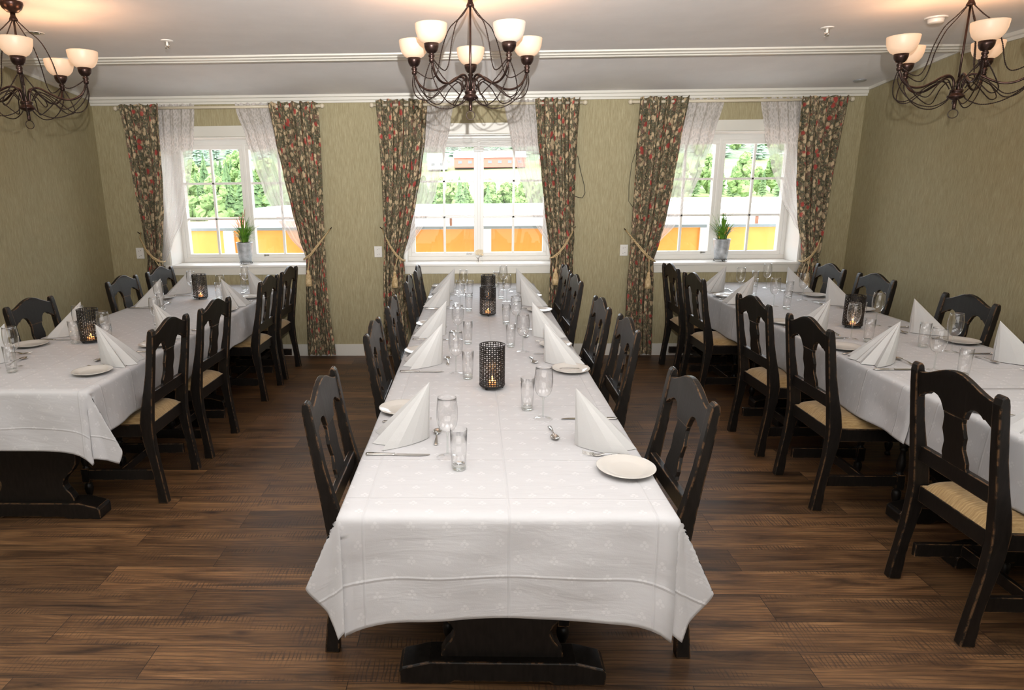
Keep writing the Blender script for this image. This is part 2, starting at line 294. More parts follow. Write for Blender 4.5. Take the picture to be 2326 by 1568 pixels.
# ------------------------------------------------------------------ mesh helpers
class MB:
    def __init__(s): s.v = []; s.f = []; s.uv = {}; s.sm = []
    def _add(s, vs, fs, mat=None, smooth=False, uvs=None):
        o = len(s.v)
        for p in vs: s.v.append(tuple(mat @ Vector(p)) if mat is not None else tuple(p))
        for k, f in enumerate(fs):
            if uvs: s.uv[len(s.f)] = [uvs[i] for i in f]
            s.f.append([i+o for i in f]); s.sm.append(smooth)
        return s
    def box(s, c, d, mat=None):
        x, y, z = c; a, b, e = d[0]/2, d[1]/2, d[2]/2
        vs = [(x+i*a, y+j*b, z+k*e) for i in (-1, 1) for j in (-1, 1) for k in (-1, 1)]
        return s._add(vs, [(0, 1, 3, 2), (4, 6, 7, 5), (0, 4, 5, 1), (2, 3, 7, 6), (0, 2, 6, 4), (1, 5, 7, 3)], mat)
    def prism(s, poly, fn, smooth=False, h=(0, 1)):
        # poly: 2d points, fn(p, t) -> 3d point at thickness t
        n = len(poly); vs = [fn(p, h[0]) for p in poly]+[fn(p, h[1]) for p in poly]
        fs = [tuple(range(n))[::-1], tuple(range(n, 2*n))]+[(i, (i+1) % n, n+(i+1) % n, n+i) for i in range(n)]
        return s._add(vs, fs, None, smooth)
    def lathe(s, prof, seg=24, mat=None, smooth=True, cap=True):
        vs = []; fs = []
        for r, z in prof:
            for k in range(seg):
                a = 2*PI*k/seg; vs.append((r*math.cos(a), r*math.sin(a), z))
        for i in range(len(prof)-1):
            for k in range(seg):
                k2 = (k+1) % seg; fs.append((i*seg+k, i*seg+k2, (i+1)*seg+k2, (i+1)*seg+k))
        if cap:
            if prof[0][0] > 1e-5: fs.append(tuple(range(seg))[::-1])
            if prof[-1][0] > 1e-5: fs.append(tuple(range((len(prof)-1)*seg, len(prof)*seg)))
        return s._add(vs, fs, mat, smooth)
    def tube(s, pts, r, seg=8, mat=None, closed=False):
        pts = [Vector(p) for p in pts]; n = len(pts); rs = r if isinstance(r, (list, tuple)) else [r]*n
        vs = []; fs = []; prev = None
        for i, p in enumerate(pts):
            a = pts[(i-1) % n] if (closed or i) else p; b = pts[(i+1) % n] if (closed or i < n-1) else p
            t = (b-a).normalized()
            if prev is None:
                q = Vector((0, 0, 1)) if abs(t.z) < .9 else Vector((1, 0, 0)); nx = t.cross(q).normalized()
            else: nx = (prev-t*prev.dot(t)).normalized()
            prev = nx; ny = t.cross(nx)
            for k in range(seg):
                an = 2*PI*k/seg; vs.append(p+(nx*math.cos(an)+ny*math.sin(an))*rs[i])
        m = n if closed else n-1
        for i in range(m):
            for k in range(seg):
                k2 = (k+1) % seg; j = (i+1) % n; fs.append((i*seg+k, i*seg+k2, j*seg+k2, j*seg+k))
        if not closed: fs += [tuple(range(seg))[::-1], tuple(range((n-1)*seg, n*seg))]
        return s._add(vs, fs, mat, True)
    def grid(s, nu, nv, fn, smooth=True, uvfn=None, mat=None):
        vs = []; uvs = []
        for j in range(nv+1):
            for i in range(nu+1):
                vs.append(fn(i/nu, j/nv)); uvs.append(uvfn(i/nu, j/nv) if uvfn else (i/nu, j/nv))
        fs = [(j*(nu+1)+i, j*(nu+1)+i+1, (j+1)*(nu+1)+i+1, (j+1)*(nu+1)+i) for j in range(nv) for i in range(nu)]
        return s._add(vs, fs, mat, smooth, uvs)
    def sphere(s, c, r, seg=12, rings=8, sq=(1, 1, 1)):
        prof = [(max(1e-6, math.sin(PI*i/rings)), -math.cos(PI*i/rings)) for i in range(rings+1)]
        mt = Matrix.Translation(c) @ Matrix.Diagonal((r*sq[0], r*sq[1], r*sq[2], 1))
        return s.lathe(prof, seg, mt, True, False)
    def build(s, name, mat, parent=None, bevel=0, solid=0, loc=None, sub=0, offset=0):
        me = bpy.data.meshes.new(name); me.from_pydata(s.v, [], s.f); me.validate()
        me.polygons.foreach_set('use_smooth', s.sm) if len(me.polygons) == len(s.sm) else None
        if s.uv and len(me.polygons) == len(s.f):
            L = me.uv_layers.new(name='UVMap')
            for p in me.polygons:
                u = s.uv.get(p.index)
                if u:
                    for k, li in enumerate(p.loop_indices): L.data[li].uv = u[k]
        bm = bmesh.new(); bm.from_mesh(me); bmesh.ops.recalc_face_normals(bm, faces=bm.faces); bm.to_mesh(me); bm.free()
        me.materials.append(MT[mat])
        o = bpy.data.objects.new(name, me); C.objects.link(o)
        if parent: o.parent = parent
        if loc: o.location = loc
        if solid: q = o.modifiers.new('thickness', 'SOLIDIFY'); q.thickness = solid; q.offset = offset
        if bevel: q = o.modifiers.new('bevel', 'BEVEL'); q.width = bevel; q.segments = 2; q.limit_method = 'ANGLE'; q.angle_limit = math.radians(40); q.harden_normals = False
        if sub: q = o.modifiers.new('sub', 'SUBSURF'); q.levels = sub; q.render_levels = sub
        return o
def tag(o, label=None, cat=None, group=None, kind=None):
    if label: o['label'] = label
    if cat: o['category'] = cat
    if group: o['group'] = group
    if kind: o['kind'] = kind
    return o
def thing(name, label, cat, loc=(0, 0, 0), rz=0, group=None):
    o = bpy.data.objects.new(name, None); C.objects.link(o); o.empty_display_size = .1
    o.location = loc; o.rotation_euler = (0, 0, rz); return tag(o, label, cat, group)
def kids(o): return [c for c in C.objects if c.parent == o]
TREE = {}
def remember(o):  # list of (child, [grandchildren])
    TREE[o.name] = [(c, kids(c)) for c in kids(o)]; return o
def dup(src, loc, rz, label, group=None, scale=None):
    r = src.copy(); C.objects.link(r); r.location = loc; r.rotation_euler = (0, 0, rz); r['label'] = label
    if group: r['group'] = group
    if scale: r.scale = scale
    for c, gs in TREE[src.name]:
        d = c.copy(); C.objects.link(d); d.parent = r
        for g in gs: e = g.copy(); C.objects.link(e); e.parent = d
    return r
def struct(name, mb, mat, bevel=0, parent=None):
    o = mb.build(name, mat, parent, bevel)
    if not parent: o['kind'] = 'structure'
    return o
def lerp(a, b, t): return a+(b-a)*t
def curve(rows, z):  # rows: [(z, v...)] descending z -> interpolated tuple
    if z >= rows[0][0]: return rows[0][1:]
    for a, b in zip(rows, rows[1:]):
        if z >= b[0]:
            t = (a[0]-z)/(a[0]-b[0]); t = t*t*(3-2*t)*.5+t*.5
            return tuple(lerp(p, q, t) for p, q in zip(a[1:], b[1:]))
    return rows[-1][1:]
#PART2
# ------------------------------------------------------------------ room shell
XL, XR, YB, YN, ZC = -3.677, 3.66, 6.515, -2.6, 2.68
WIN = [(-3.07, -1.61, -2.335), (-.69, .80, .055), (1.76, 3.20, 2.465)]  # opening left, right, mullion
Z0, Z1, TH = .945, 2.19, .40
b = MB(); yc = YB+TH/2
xs = [XL-.2]+[v for w in WIN for v in w[:2]]+[XR+.2]
for i in range(0, len(xs), 2): b.box(((xs[i]+xs[i+1])/2, yc, 1.6), (xs[i+1]-xs[i], TH, 3.2))
for w in WIN:
    b.box(((w[0]+w[1])/2, yc, Z0/2), (w[1]-w[0], TH, Z0)); b.box(((w[0]+w[1])/2, yc, (Z1+3.2)/2), (w[1]-w[0], TH, 3.2-Z1))
struct('wall_back', b, 'wall')
struct('wall_left', MB().box((XL-.1, (YB+YN)/2, 1.6), (.2, YB-YN, 3.2)), 'wall')
struct('wall_right', MB().box((XR+.1, (YB+YN)/2, 1.6), (.2, YB-YN, 3.2)), 'wall')
struct('wall_front', MB().box((0, YN-.1, 1.6), (XR-XL+.4, .2, 3.2)), 'wall')
struct('floor', MB().box(((XL+XR)/2, (YB+YN)/2, -.05), (XR-XL+.4, YB-YN, .1)), 'floor')
cp = [(YN, ZC), (5.34, ZC), (YB, 2.557), (YB, 2.557+.5), (YN, ZC+.5)]
struct('ceiling', MB().prism(cp, lambda p, t: (lerp(XL, XR, t), p[0], p[1])), 'ceiling')
def molding(name, prof, fn): struct(name, MB().prism(prof, fn), 'trim')
molding('trim_1', [(YB, 2.488), (YB-.02, 2.488), (YB-.022, 2.506), (YB-.032, 2.512), (YB-.034, 2.535), (YB-.048, 2.541), (YB-.05, 2.575), (YB, 2.575)], lambda p, t: (lerp(XL, XR, t), p[0], p[1]))
molding('trim_2', [(5.215, 2.69), (5.215, 2.668), (5.25, 2.664), (5.255, 2.655), (5.29, 2.652), (5.294, 2.645), (5.33, 2.645), (5.33, 2.69)], lambda p, t: (lerp(XL, XR, t), p[0], p[1]))
pf = [(0, 0), (.014, 0), (.018, .02), (.028, .026), (.03, .05), (0, .05)]
for nm, x, s in (('trim_3', XL, 1), ('trim_4', XR, -1)):
    m = MB().prism(pf, lambda p, t: (x+s*p[0], lerp(YN, 5.33, t), ZC-.05+p[1]))
    m.prism([(0, 0), (.016, 0), (.016, .026), (0, .026)], lambda p, t: (x+s*p[0], lerp(5.33, YB, t), lerp(ZC-.026, 2.531, t)+p[1]))
    struct(nm, m, 'trim')
struct('baseboard_back', MB().box((0, YB-.009, .062), (XR-XL, .018, .124)), 'trim', .003)
struct('baseboard_left', MB().box((XL+.009, (YB+YN)/2, .062), (.018, YB-YN-.04, .124)), 'trim', .003)
struct('baseboard_right', MB().box((XR-.009, (YB+YN)/2, .062), (.018, YB-YN-.04, .124)), 'trim', .003)

YG = 6.85
def frame_rect(m, x0, x1, z0, z1, w, y, d):
    m.box(((x0+x1)/2, y, z0+w/2), (x1-x0, d, w)); m.box(((x0+x1)/2, y, z1-w/2), (x1-x0, d, w))
    m.box((x0+w/2, y, (z0+z1)/2), (w, d, z1-z0-2*w)); m.box((x1-w/2, y, (z0+z1)/2), (w, d, z1-z0-2*w))
for i, (x0, x1, xm) in enumerate(WIN):
    t = thing('window_%d' % (i+1), None, None, ((x0+x1)/2, YG, Z0)); t['kind'] = 'structure'
    T = Vector(t.location)
    def sub(m, name, mat, bev=0, par=t):
        m.v = [tuple(Vector(v)-T) for v in m.v]; return m.build(name, mat, par, bev)
    fr = MB(); frame_rect(fr, x0, x1, Z0+.005, Z1-.002, .045, YG, .10); fr.box((xm, YG, (Z0+Z1)/2), (.03, .10, Z1-Z0-.09)); sub(fr, 'window_frame', 'white', .003)
    zt = 2.10
    hd = MB().box(((x0+x1)/2, YG-.005, (zt+.03+Z1-.045)/2), (x1-x0-.09, .085, Z1-.045-zt-.03)); sub(hd, 'head_panel', 'white')
    for a, c in ((x0+.045, xm-.012), (xm+.012, x1-.045)):
        sh = MB(); frame_rect(sh, a, c, Z0+.05, zt+.03, .038, YG-.012, .07)
        for zz in (1.395, 1.755): sh.box(((a+c)/2, YG-.012, zz), (c-a-.07, .03, .022))
        sh.box(((a+c)/2, YG-.012, (Z0+zt)/2+.03), (.024, .03, zt-Z0-.06))
        so = sub(sh, 'sash', 'white', .003)
        p = MB().box(((a+c)/2, YG+.004, (Z0+.05+zt+.03)/2), (c-a-.06, .004, zt+.03-Z0-.1)); sub(p, 'glass_pane', 'pane')
    ls = MB(); ls.box(((x0+x1)/2, YB+.14, Z0+.001), (x1-x0-.004, .31, .006)); ls.box(((x0+x1)/2, YB-.014, Z0-.006), (x1-x0+.10, .036, .022)); sub(ls, 'window_sill', 'white', .003)
    lin = MB(); lin.box((x0+.004, YB+.145, (Z0+Z1)/2), (.008, .30, Z1-Z0-.01)); lin.box((x1-.004, YB+.145, (Z0+Z1)/2), (.008, .30, Z1-Z0-.01)); lin.box(((x0+x1)/2, YB+.145, Z1-.004), (x1-x0-.02, .30, .008)); sub(lin, 'reveal', 'white')
    cs = MB(); cs.box(((x0+x1)/2, YB-.008, Z1+.052), (x1-x0+.2, .016, .10)); cs.box((x0-.05, YB-.008, (Z0+Z1)/2), (.10, .016, Z1-Z0)); cs.box((x1+.05, YB-.008, (Z0+Z1)/2), (.10, .016, Z1-Z0)); cs.box(((x0+x1)/2, YB-.008, .898), (x1-x0+.12, .014, .094)); sub(cs, 'casing', 'trim', .003)
    hn = MB().box((xm+(.16 if i == 0 else -.10), YG-.055, Z0+.075), (.05, .012, .012)).box((xm+(.14 if i == 0 else -.12), YG-.052, Z0+.075), (.014, .02, .02)); sub(hn, 'latch', 'steel')
# venetian blind gathered at the top of the middle window
x0, x1, xm = WIN[1]
bl = thing('venetian_blind', 'white venetian blind pulled up at the top of the middle window', 'blind', ((x0+x1)/2, 6.72, 2.10))
MB().box((0, 0, .075), (x1-x0-.04, .03, .018)).build('head_rail', 'white', bl)
m = MB()
for k in range(9): m.box((0, 0, -.042+k*.0125), (x1-x0-.05, .026, .0022), Matrix.Rotation(.12, 4, 'X'))
m.build('slats', 'white', bl)
MB().box((0, 0, -.055), (x1-x0-.05, .022, .012)).build('bottom_rail', 'white', bl, .002)

# ------------------------------------------------------------------ curtains
def cloth_panel(name, mat, rows, y0, amp, n, ph, width, label, cat, group, parent=None, nv=60):
    zt, zb = rows[0][0], rows[-1][0]
    def fn(u, v):
        z = lerp(zb, zt, v); xl, xr = curve(rows, z)
        w = xr-xl; a = amp*(.6+.4*min(1, w/.3))
        q = u+.018*math.sin(6*u+z*2+ph)
        yy = y0+a*math.sin(2*PI*n*q+ph+.5*math.sin(z*1.7))+a*.35*math.sin(2*PI*n*2.3*q+ph*2+z)
        tip = .008*math.sin(2*PI*n*q*1.5+ph) if v > .985 or v < .01 else 0
        return (lerp(xl, xr, u)+.25*a*math.sin(4*PI*n*q+ph), yy, z+tip)
    m = MB().grid(int(n*16), nv, fn, True, lambda u, v: (u*width+ph, lerp(zb, zt, v)/(2.5 if mat == 'sheer' else 1)))
    o = m.build(name, mat, parent)
    if label: tag(o, label, cat, group)
    return o
CUR = [
 ('left curtain of the left window, gathered by a cord near the corner', 1, [(2.485, -3.36, -2.97), (2.2, -3.33, -2.99), (1.86, -3.32, -3.01), (1.52, -3.31, -3.05), (1.28, -3.29, -3.09), (1.03, -3.27, -3.13), (.9, -3.29, -3.12), (.5, -3.31, -3.09), (.03, -3.33, -3.08)]),
 ('right curtain of the left window, swept aside to the right', 2, [(2.49, -1.95, -1.475), (2.14, -1.90, -1.47), (1.85, -1.85, -1.47), (1.5, -1.79, -1.475), (1.22, -1.73, -1.48), (1.02, -1.67, -1.48), (.87, -1.68, -1.485), (.5, -1.70, -1.47), (.03, -1.71, -1.43)]),
 ('left curtain of the middle window, swept aside to the left', 1, [(2.50, -.91, -.42), (2.17, -.89, -.45), (1.84, -.88, -.50), (1.56, -.88, -.56), (1.27, -.88, -.63), (1.03, -.885, -.70), (.9, -.90, -.69), (.5, -.91, -.68), (.03, -.93, -.67)]),
 ('right curtain of the middle window, swept aside to the right', 2, [(2.495, .58, 1.0), (2.15, .61, .985), (1.83, .65, .98), (1.49, .69, .98), (1.2, .73, .985), (1.01, .76, .975), (.86, .755, .98), (.5, .745, .99), (.03, .73, 1.0)]),
 ('left curtain of the right window, swept aside to the left', 1, [(2.495, 1.55, 2.0), (2.1, 1.54, 1.945), (1.7, 1.54, 1.90), (1.4, 1.535, 1.86), (1.15, 1.53, 1.81), (.98, 1.53, 1.765), (.78, 1.52, 1.78), (.4, 1.52, 1.79), (.03, 1.55, 1.80)]),
 ('right curtain of the right window, hanging near the right corner', 2, [(2.48, 3.03, 3.45), (2.1, 3.04, 3.42), (1.75, 3.07, 3.40), (1.39, 3.12, 3.39), (1.08, 3.19, 3.37), (.95, 3.20, 3.355), (.86, 3.17, 3.35), (.4, 3.16, 3.37), (.03, 3.15, 3.38)])]
for k, (lb, s, rows) in enumerate(CUR):
    cloth_panel('floral_curtain', 'curtain', rows, 6.425, .030, 5, 1.3*k+.4, 1.05, 'floral curtain, '+lb, 'curtain', 'floral curtains at the three windows', nv=70)
SH = [
 ('left lace sheer at the left window, hanging almost straight', [(2.49, -3.02, -2.655), (2.42, -3.02, -2.66), (2.19, -3.03, -2.69), (1.97, -3.04, -2.73), (1.63, -3.07, -2.81), (1.4, -3.09, -2.89), (1.16, -3.12, -3.02), (1.0, -3.15, -3.10)]),
 ('right lace sheer at the left window, drawn far to the right', [(2.49, -2.27, -1.90), (2.42, -2.26, -1.90), (2.19, -2.19, -1.86), (1.97, -2.14, -1.82), (1.68, -2.06, -1.76), (1.42, -1.95, -1.71), (1.24, -1.84, -1.66), (1.05, -1.69, -1.60)]),
 ('left lace sheer at the middle window', [(2.49, -.47, -.185), (2.28, -.49, -.22), (2.04, -.52, -.27), (1.67, -.58, -.36), (1.4, -.63, -.46), (1.12, -.73, -.63), (1.03, -.76, -.70)]),
 ('right lace sheer at the middle window', [(2.49, .285, .63), (2.11, .36, .66), (1.88, .42, .69), (1.66, .49, .72), (1.35, .60, .76), (1.12, .74, .80), (1.03, .77, .82)]),
 ('left lace sheer at the right window', [(2.48, 2.345-.42, 2.345), (2.13, 1.89, 2.27), (1.85, 1.85, 2.19), (1.58, 1.82, 2.10), (1.34, 1.78, 1.98), (1.13, 1.73, 1.81), (1.03, 1.71, 1.77)]),
 ('right lace sheer at the right window', [(2.48, 2.67, 3.08), (2.16, 2.74, 3.10), (1.87, 2.83, 3.12), (1.57, 2.96, 3.17), (1.33, 3.10, 3.22), (1.23, 3.18, 3.25), (1.06, 3.22, 3.26)])]
for k, (lb, rows) in enumerate(SH):
    cloth_panel('sheer_curtain', 'sheer', rows, 6.472, .010, 4, .7*k+.2, .5, 'white see-through '+lb, 'sheer curtain', 'lace sheers at the three windows', nv=50)
for x0, x1, nm in ((-3.40, -1.44, 'left'), (-.945, 1.035, 'middle'), (1.48, 3.49, 'right')):
    t = thing('curtain_rod', 'cream curtain rod with round ends above the %s window' % nm, 'curtain rod', ((x0+x1)/2, 6.45, 2.455), 0, 'cream curtain rods'); h = (x1-x0)/2
    MB().tube([(-h, 0, 0), (h, 0, 0)], .013, 12).build('rod', 'rod', t)
    for s in (-1, 1):
        MB().sphere((s*(h+.012), 0, 0), .022).build('finial', 'rod', t)
        MB().tube([(s*(h-.03), 0, 0), (s*(h-.03), .03, .0), (s*(h-.03), .063, -.008)], .007, 8).build('bracket', 'rod', t)
for k, (xh, zh, xk, zk, xt, lb) in enumerate([(-3.34, 1.28, -3.12, 1.0, -3.11, 'at the far left curtain near the corner'), (-1.42, 1.31, -1.665, 1.02, -1.63, 'on the right curtain of the left window'),
        (-.905, 1.31, -.70, 1.0, -.775, 'on the left curtain of the middle window'), (.985, 1.30, .775, 1.02, .80, 'on the right curtain of the middle window'),
        (1.49, 1.28, 1.755, .98, 1.70, 'on the left curtain of the right window'), (3.385, 1.27, 3.205, .97, 3.225, 'at the far right curtain beside the side wall')]):
    t = thing('curtain_tieback', 'twisted gold cord tieback with a tassel '+lb, 'tieback', (xk, 6.38, zk), 0, 'tasselled tiebacks')
    hx, hz = xh-xk, zh-zk; s = 1 if hx > 0 else -1; tx = xt-xk
    for dz in (.0, .018):
        MB().tube([(hx, .12, hz), (hx*.9, .05, hz*.85), (hx*.55, -.018, hz*.42+dz), (hx*.25, -.020, hz*.12+dz), (-s*.0, -.004, dz*.5), (-s*.022, .03, -.005), (-s*.018, .075, .0)], .0065, 8).build('cord', 'rope', t)
    MB().tube([(hx*.2, -.02, hz*.12), (tx+.004, -.036, -.06), (tx, -.042, -.13)], .005, 6).build('tassel_cord', 'rope', t)
    m = MB().lathe([(.001, -.10), (.012, -.105), (.016, -.125), (.013, -.14), (.02, -.15), (.027, -.18), (.031, -.23), (.033, -.262), (.002, -.262)], 18, Matrix.Translation((tx, -.045, 0)), True, False)
    m.build('tassel', 'tassel', t)
    MB().tube([(hx, .128, hz), (hx+s*.004, .10, hz-.004), (hx+s*.016, .085, hz+.012)], .004, 6).build('hook', 'bronze', t)
# loose cord of the blind beside the middle window, and one behind the right window's left curtain
tag(MB().tube([(1.0, 6.495, 1.98), (1.03, 6.5, 1.85), (1.075, 6.502, 1.70), (1.085, 6.502, 1.63), (1.06, 6.5, 1.585), (1.02, 6.495, 1.59), (.97, 6.485, 1.61)], .0035, 6).build('blind_cord', 'cord'), 'thin dark blind cord looping beside the right curtain of the middle window', 'cord')
tag(MB().tube([(1.56, 6.495, 2.05), (1.52, 6.5, 1.9), (1.505, 6.5, 1.7), (1.51, 6.5, 1.55), (1.56, 6.49, 1.48)], .0025, 6).build('blind_cord', 'cord'), 'thin dark cord behind the left curtain of the right window', 'cord')
for x, lb in ((-3.375, 'near the left corner'), (-.955, 'left of the middle window'), (1.49, 'between the middle and right windows')):
    t = thing('wall_outlet', 'white double power outlet on the wall '+lb, 'outlet', (x, YB-.006, 1.075), 0, 'white wall outlets')
    MB().box((0, 0, 0), (.078, .012, .11)).build('cover_plate', 'plastic', t, .003)
    for s in (-1, 1):
        o = MB().lathe([(.021, -.009), (.021, -.0075), (.018, -.0065), (.001, -.0065)], 20, Matrix.Translation((0, 0, s*.026)) @ Matrix.Rotation(-PI/2, 4, 'X') @ Matrix.Scale(-1, 4, (0, 0, 1)), False, False).build('socket', 'plastic', t)
        for q in (-1, 1): MB().box((q*.0095, -.0072, s*.026+q*.004), (.005, .0015, .005)).build('socket_hole', 'darkslot', o)
# ------------------------------------------------------------------ chairs
def post_u(z, side):
    B = [(0, -.030), (.123, -.016), (.292, .004), (.439, .010), (.597, -.008), (.75, -.030), (.898, -.050), (.99, -.060)]
    F = [(0, .026), (.149, .032), (.25, .048), (.374, .070), (.471, .074), (.542, .062), (.636, .037), (.75, .011), (.898, -.012), (.99, -.027)]
    T = B if side < 0 else F
    for a, c in zip(T, T[1:]):
        if z <= c[0]:
            t = (z-a[0])/(c[0]-a[0]); return lerp(a[1], c[1], t)
    return T[-1][1]
def uc(z): return (post_u(z, -1)+post_u(z, 1))/2
def smooth_post():
    zs = [0, .06, .12, .18, .25, .31, .37, .42, .47, .51, .55, .60, .65, .70, .75, .82, .9, .955]
    back = [(post_u(z, -1), z) for z in zs]; fr = [(post_u(z, 1), z) for z in zs]
    top = [(-.054, .978), (-.046, .989), (-.036, .989), (-.027, .978)]
    return back+top+fr[::-1]
def make_chair(label, group):
    t = thing('dining_chair', label, 'chair', (0, 0, 0), 0, group)
    poly = smooth_post()
    for s in (-1, 1):
        MB().prism(poly, lambda p, k: (p[0], s*(.2+.040*k), p[1])).build('rear_leg', 'black', t, .006)
    # crest rail with arched top and scalloped underside, pierced left and right of the splat
    topc = []
    for i in range(25):
        y = -.198+.396*i/24; q = abs(y)/.198
        z = .957+.054*((math.cos(min(1, q/.97)*PI)*.5+.5)**.85)
        topc.append((y, z))
    half = [(.198, .845), (.188, .858), (.172, .868), (.160, .876), (.150, .874), (.140, .884), (.122, .892), (.104, .893), (.086, .888), (.070, .874), (.059, .850), (.055, .838)]
    low = half+[(-a, c) for a, c in half[::-1]]
    poly = topc+low
    MB().prism(poly, lambda p, k: (uc(p[1])+.002-.011+.022*k, p[0], p[1])).build('crest_rail', 'black', t, .003)
    sp = [(.0545, .8375), (.050, .82), (.055, .79), (.060, .765), (.053, .735), (.051, .715), (.059, .69), (.066, .665), (.064, .645), (.069, .631)]
    poly = sp+[(-a, c) for a, c in sp[::-1]]
    m = MB(); zs = [(.631, .700), (.700, .765), (.765, .8375)]
    # curved splat made of horizontal slices so it follows the posts
    L = sorted(sp, key=lambda q: q[1]); vs = []; fs = []
    for a, z in L:
        u = uc(z)
        for dx in (-.008, .008):
            for y in (-a, a): vs.append((u+dx, y, z))
    for i in range(len(L)-1):
        o = 4*i
        fs += [(o, o+1, o+5, o+4), (o+2, o+6, o+7, o+3), (o, o+4, o+6, o+2), (o+1, o+3, o+7, o+5)]
    fs += [(0, 2, 3, 1), (4*len(L)-4, 4*len(L)-3, 4*len(L)-1, 4*len(L)-2)]
    m._add(vs, fs); m.build('splat', 'black', t, .0025)
    MB().box((uc(.6)+.004, 0, .598), (.026, .40, .068), None).build('back_rail', 'black', t, .004)
    fr = MB()
    fr.box((.245, .190, .415), (.40, .024, .072)); fr.box((.245, -.190, .415), (.40, .024, .072)); fr.box((.455, 0, .415), (.024, .404, .072)); fr.box((.048, 0, .415), (.026, .40, .072))
    fr.build('seat_frame', 'black', t, .004)
    def seat(u, v):
        a = lerp(.035, .472, u); w = lerp(.188, .212, u) if u > .12 else .188
        y = (v*2-1)*w
        e = (1-abs(2*u-1)**6)*(1-abs(2*v-1)**4)
        return (a, y, .452+.05*e**.5)
    g = MB().grid(22, 18, seat)
    g.box((.253, 0, .449), (.43, .38, .010)); g.build('seat', 'seat', t)
    turned = [(.022, .378), (.022, .350), (.013, .345), (.019, .338), (.019, .330), (.012, .322), (.014, .300), (.021, .265), (.023, .245), (.018, .215), (.012, .205), (.020, .198), (.020, .190)]
    foot = [(.020, .112), (.012, .106), (.021, .095), (.024, .075), (.021, .052), (.013, .030), (.011, .022), (.017, .015), (.017, .0)]
    for s in (-1, 1):
        m = MB().lathe(turned, 16, Matrix.Translation((.437, s*.183, 0))); m.box((.437, s*.183, .151), (.042, .042, .082)); m.lathe(foot, 16, Matrix.Translation((.437, s*.183, 0)))
        m.build('front_leg', 'black', t)
        MB().box((.232, s*.188, .155), (.37, .022, .062)).build('side_stretcher', 'black', t, .003)
    MB().box((.25, 0, .158), (.022, .354, .05)).build('cross_stretcher', 'black', t, .003)
    return t
G1 = 'black wooden dining chairs round the three tables'
CHAIRS = []
proto = make_chair('black', G1); remember(proto)
# (x, y, facing, label)
ordn = {0: 'nearest the camera', 1: 'second from the front', 2: 'third from the front', 3: 'fourth from the front', 4: 'closest to the window'}
base = 'black dining chair with beige seat, '
rows = [
 ([(-.535, 2.32), (-.50, 3.37), (-.495, 4.14), (-.49, 5.21), (-.475, 5.89)], 0, 'left side of the middle table, ', ordn),
 ([(.765, 2.31), (.795, 3.44), (.775, 4.08), (.785, 5.20), (.80, 5.87)], PI, 'right side of the middle table, ', ordn),
 ([(-1.735, 3.49), (-1.715, 4.10), (-1.72, 5.25), (-1.725, 5.87)], PI, 'aisle side of the left table, ', {0: ordn[0], 1: ordn[1], 2: ordn[2], 3: ordn[4]}),
 ([(-2.91, 4.17), (-2.885, 5.29), (-2.86, 5.90)], 0, 'wall side of the left table, ', {0: 'nearest the camera', 1: 'middle one', 2: 'closest to the window'}),
 ([(1.855, 2.385), (1.83, 3.44), (1.83, 4.15), (1.82, 5.27), (1.83, 5.93)], 0, 'aisle side of the right table, ', ordn),
 ([(3.115, 3.42), (3.10, 4.14), (3.13, 5.17), (3.13, 5.84)], PI, 'wall side of the right table, ', {0: 'cut by picture edge', 1: 'nearest full back', 2: 'middle full back', 3: 'closest to the window'})]
first = True; rr = random.Random(5)
for pts, rz, side, od in rows:
    for k, (x, y) in enumerate(pts):
        lb = base+side+od[k]; a = rz+rr.uniform(-.02, .02)
        if first: proto.location = (x, y, 0); proto.rotation_euler = (0, 0, a); proto['label'] = lb; first = False
        else: dup(proto, (x, y, 0), a, lb)
# ------------------------------------------------------------------ tables
ZT = .757
def make_table(x0, x1, y0, y1, label):
    cx, cy, w, l = (x0+x1)/2, (y0+y1)/2, x1-x0-.034, y1-y0-.004
    t = thing('trestle_table', label, 'table', (cx, cy, 0), 0, 'black trestle tables')
    MB().box((0, 0, ZT-.018), (w, l-.03, .034)).build('tabletop', 'black', t, .004)
    for s in (-1, 1):
        yy = s*(l/2-(.255 if y0 < 1.8 and s < 0 else .20))
        side = [(.212, .07), (.210, .105), (.195, .135), (.178, .155), (.166, .178), (.166, .195), (.175, .215), (.195, .238), (.22, .26), (.245, .30), (.27, .5), (.28, ZT-.036)]
        P = side+[(-a, c) for a, c in side[::-1]]
        MB().prism(P, lambda p, k: (p[0]*1.02, yy-.024+.048*k, p[1])).build('trestle_panel', 'black', t, .005)
        f = .362
        ft = [(-f, 0), (-f, .055), (-f+.012, .068), (-.255, .092), (.255, .092), (f-.012, .068), (f, .055), (f, 0), (.185, 0), (.165, .012), (-.165, .012), (-.185, 0)]
        MB().prism(ft, lambda p, k: (p[0], yy-.055+.11*k, p[1])).build('trestle_foot', 'black', t, .006)
    MB().box((0, 0, .30), (.05, l-.56, .10)).build('stretcher_beam', 'black', t, .004)
    return t
TB = [(-.396, .589, [(1.725, 2.92), (2.92, 4.68), (4.68, 6.44)], 'middle'), (-2.825, -1.862, [(2.923, 4.68), (4.68, 6.44)], 'left'), (2.052, 3.01, [(1.16, 2.92), (2.92, 4.68), (4.68, 6.44)], 'right')]
TL = {('middle', 0): 'black trestle table under the middle row cloth, front one with its whole foot showing', ('middle', 1): 'black trestle table under the middle row cloth, second from the camera', ('middle', 2): 'black trestle table under the middle row cloth, at the window end',
      ('left', 0): 'black trestle table at the front end of the left row', ('left', 1): 'black trestle table at the window end of the left row',
      ('right', 0): 'black trestle table in front of the right row, cut by the picture edge', ('right', 1): 'black trestle table second in the right row', ('right', 2): 'black trestle table at the window end of the right row'}
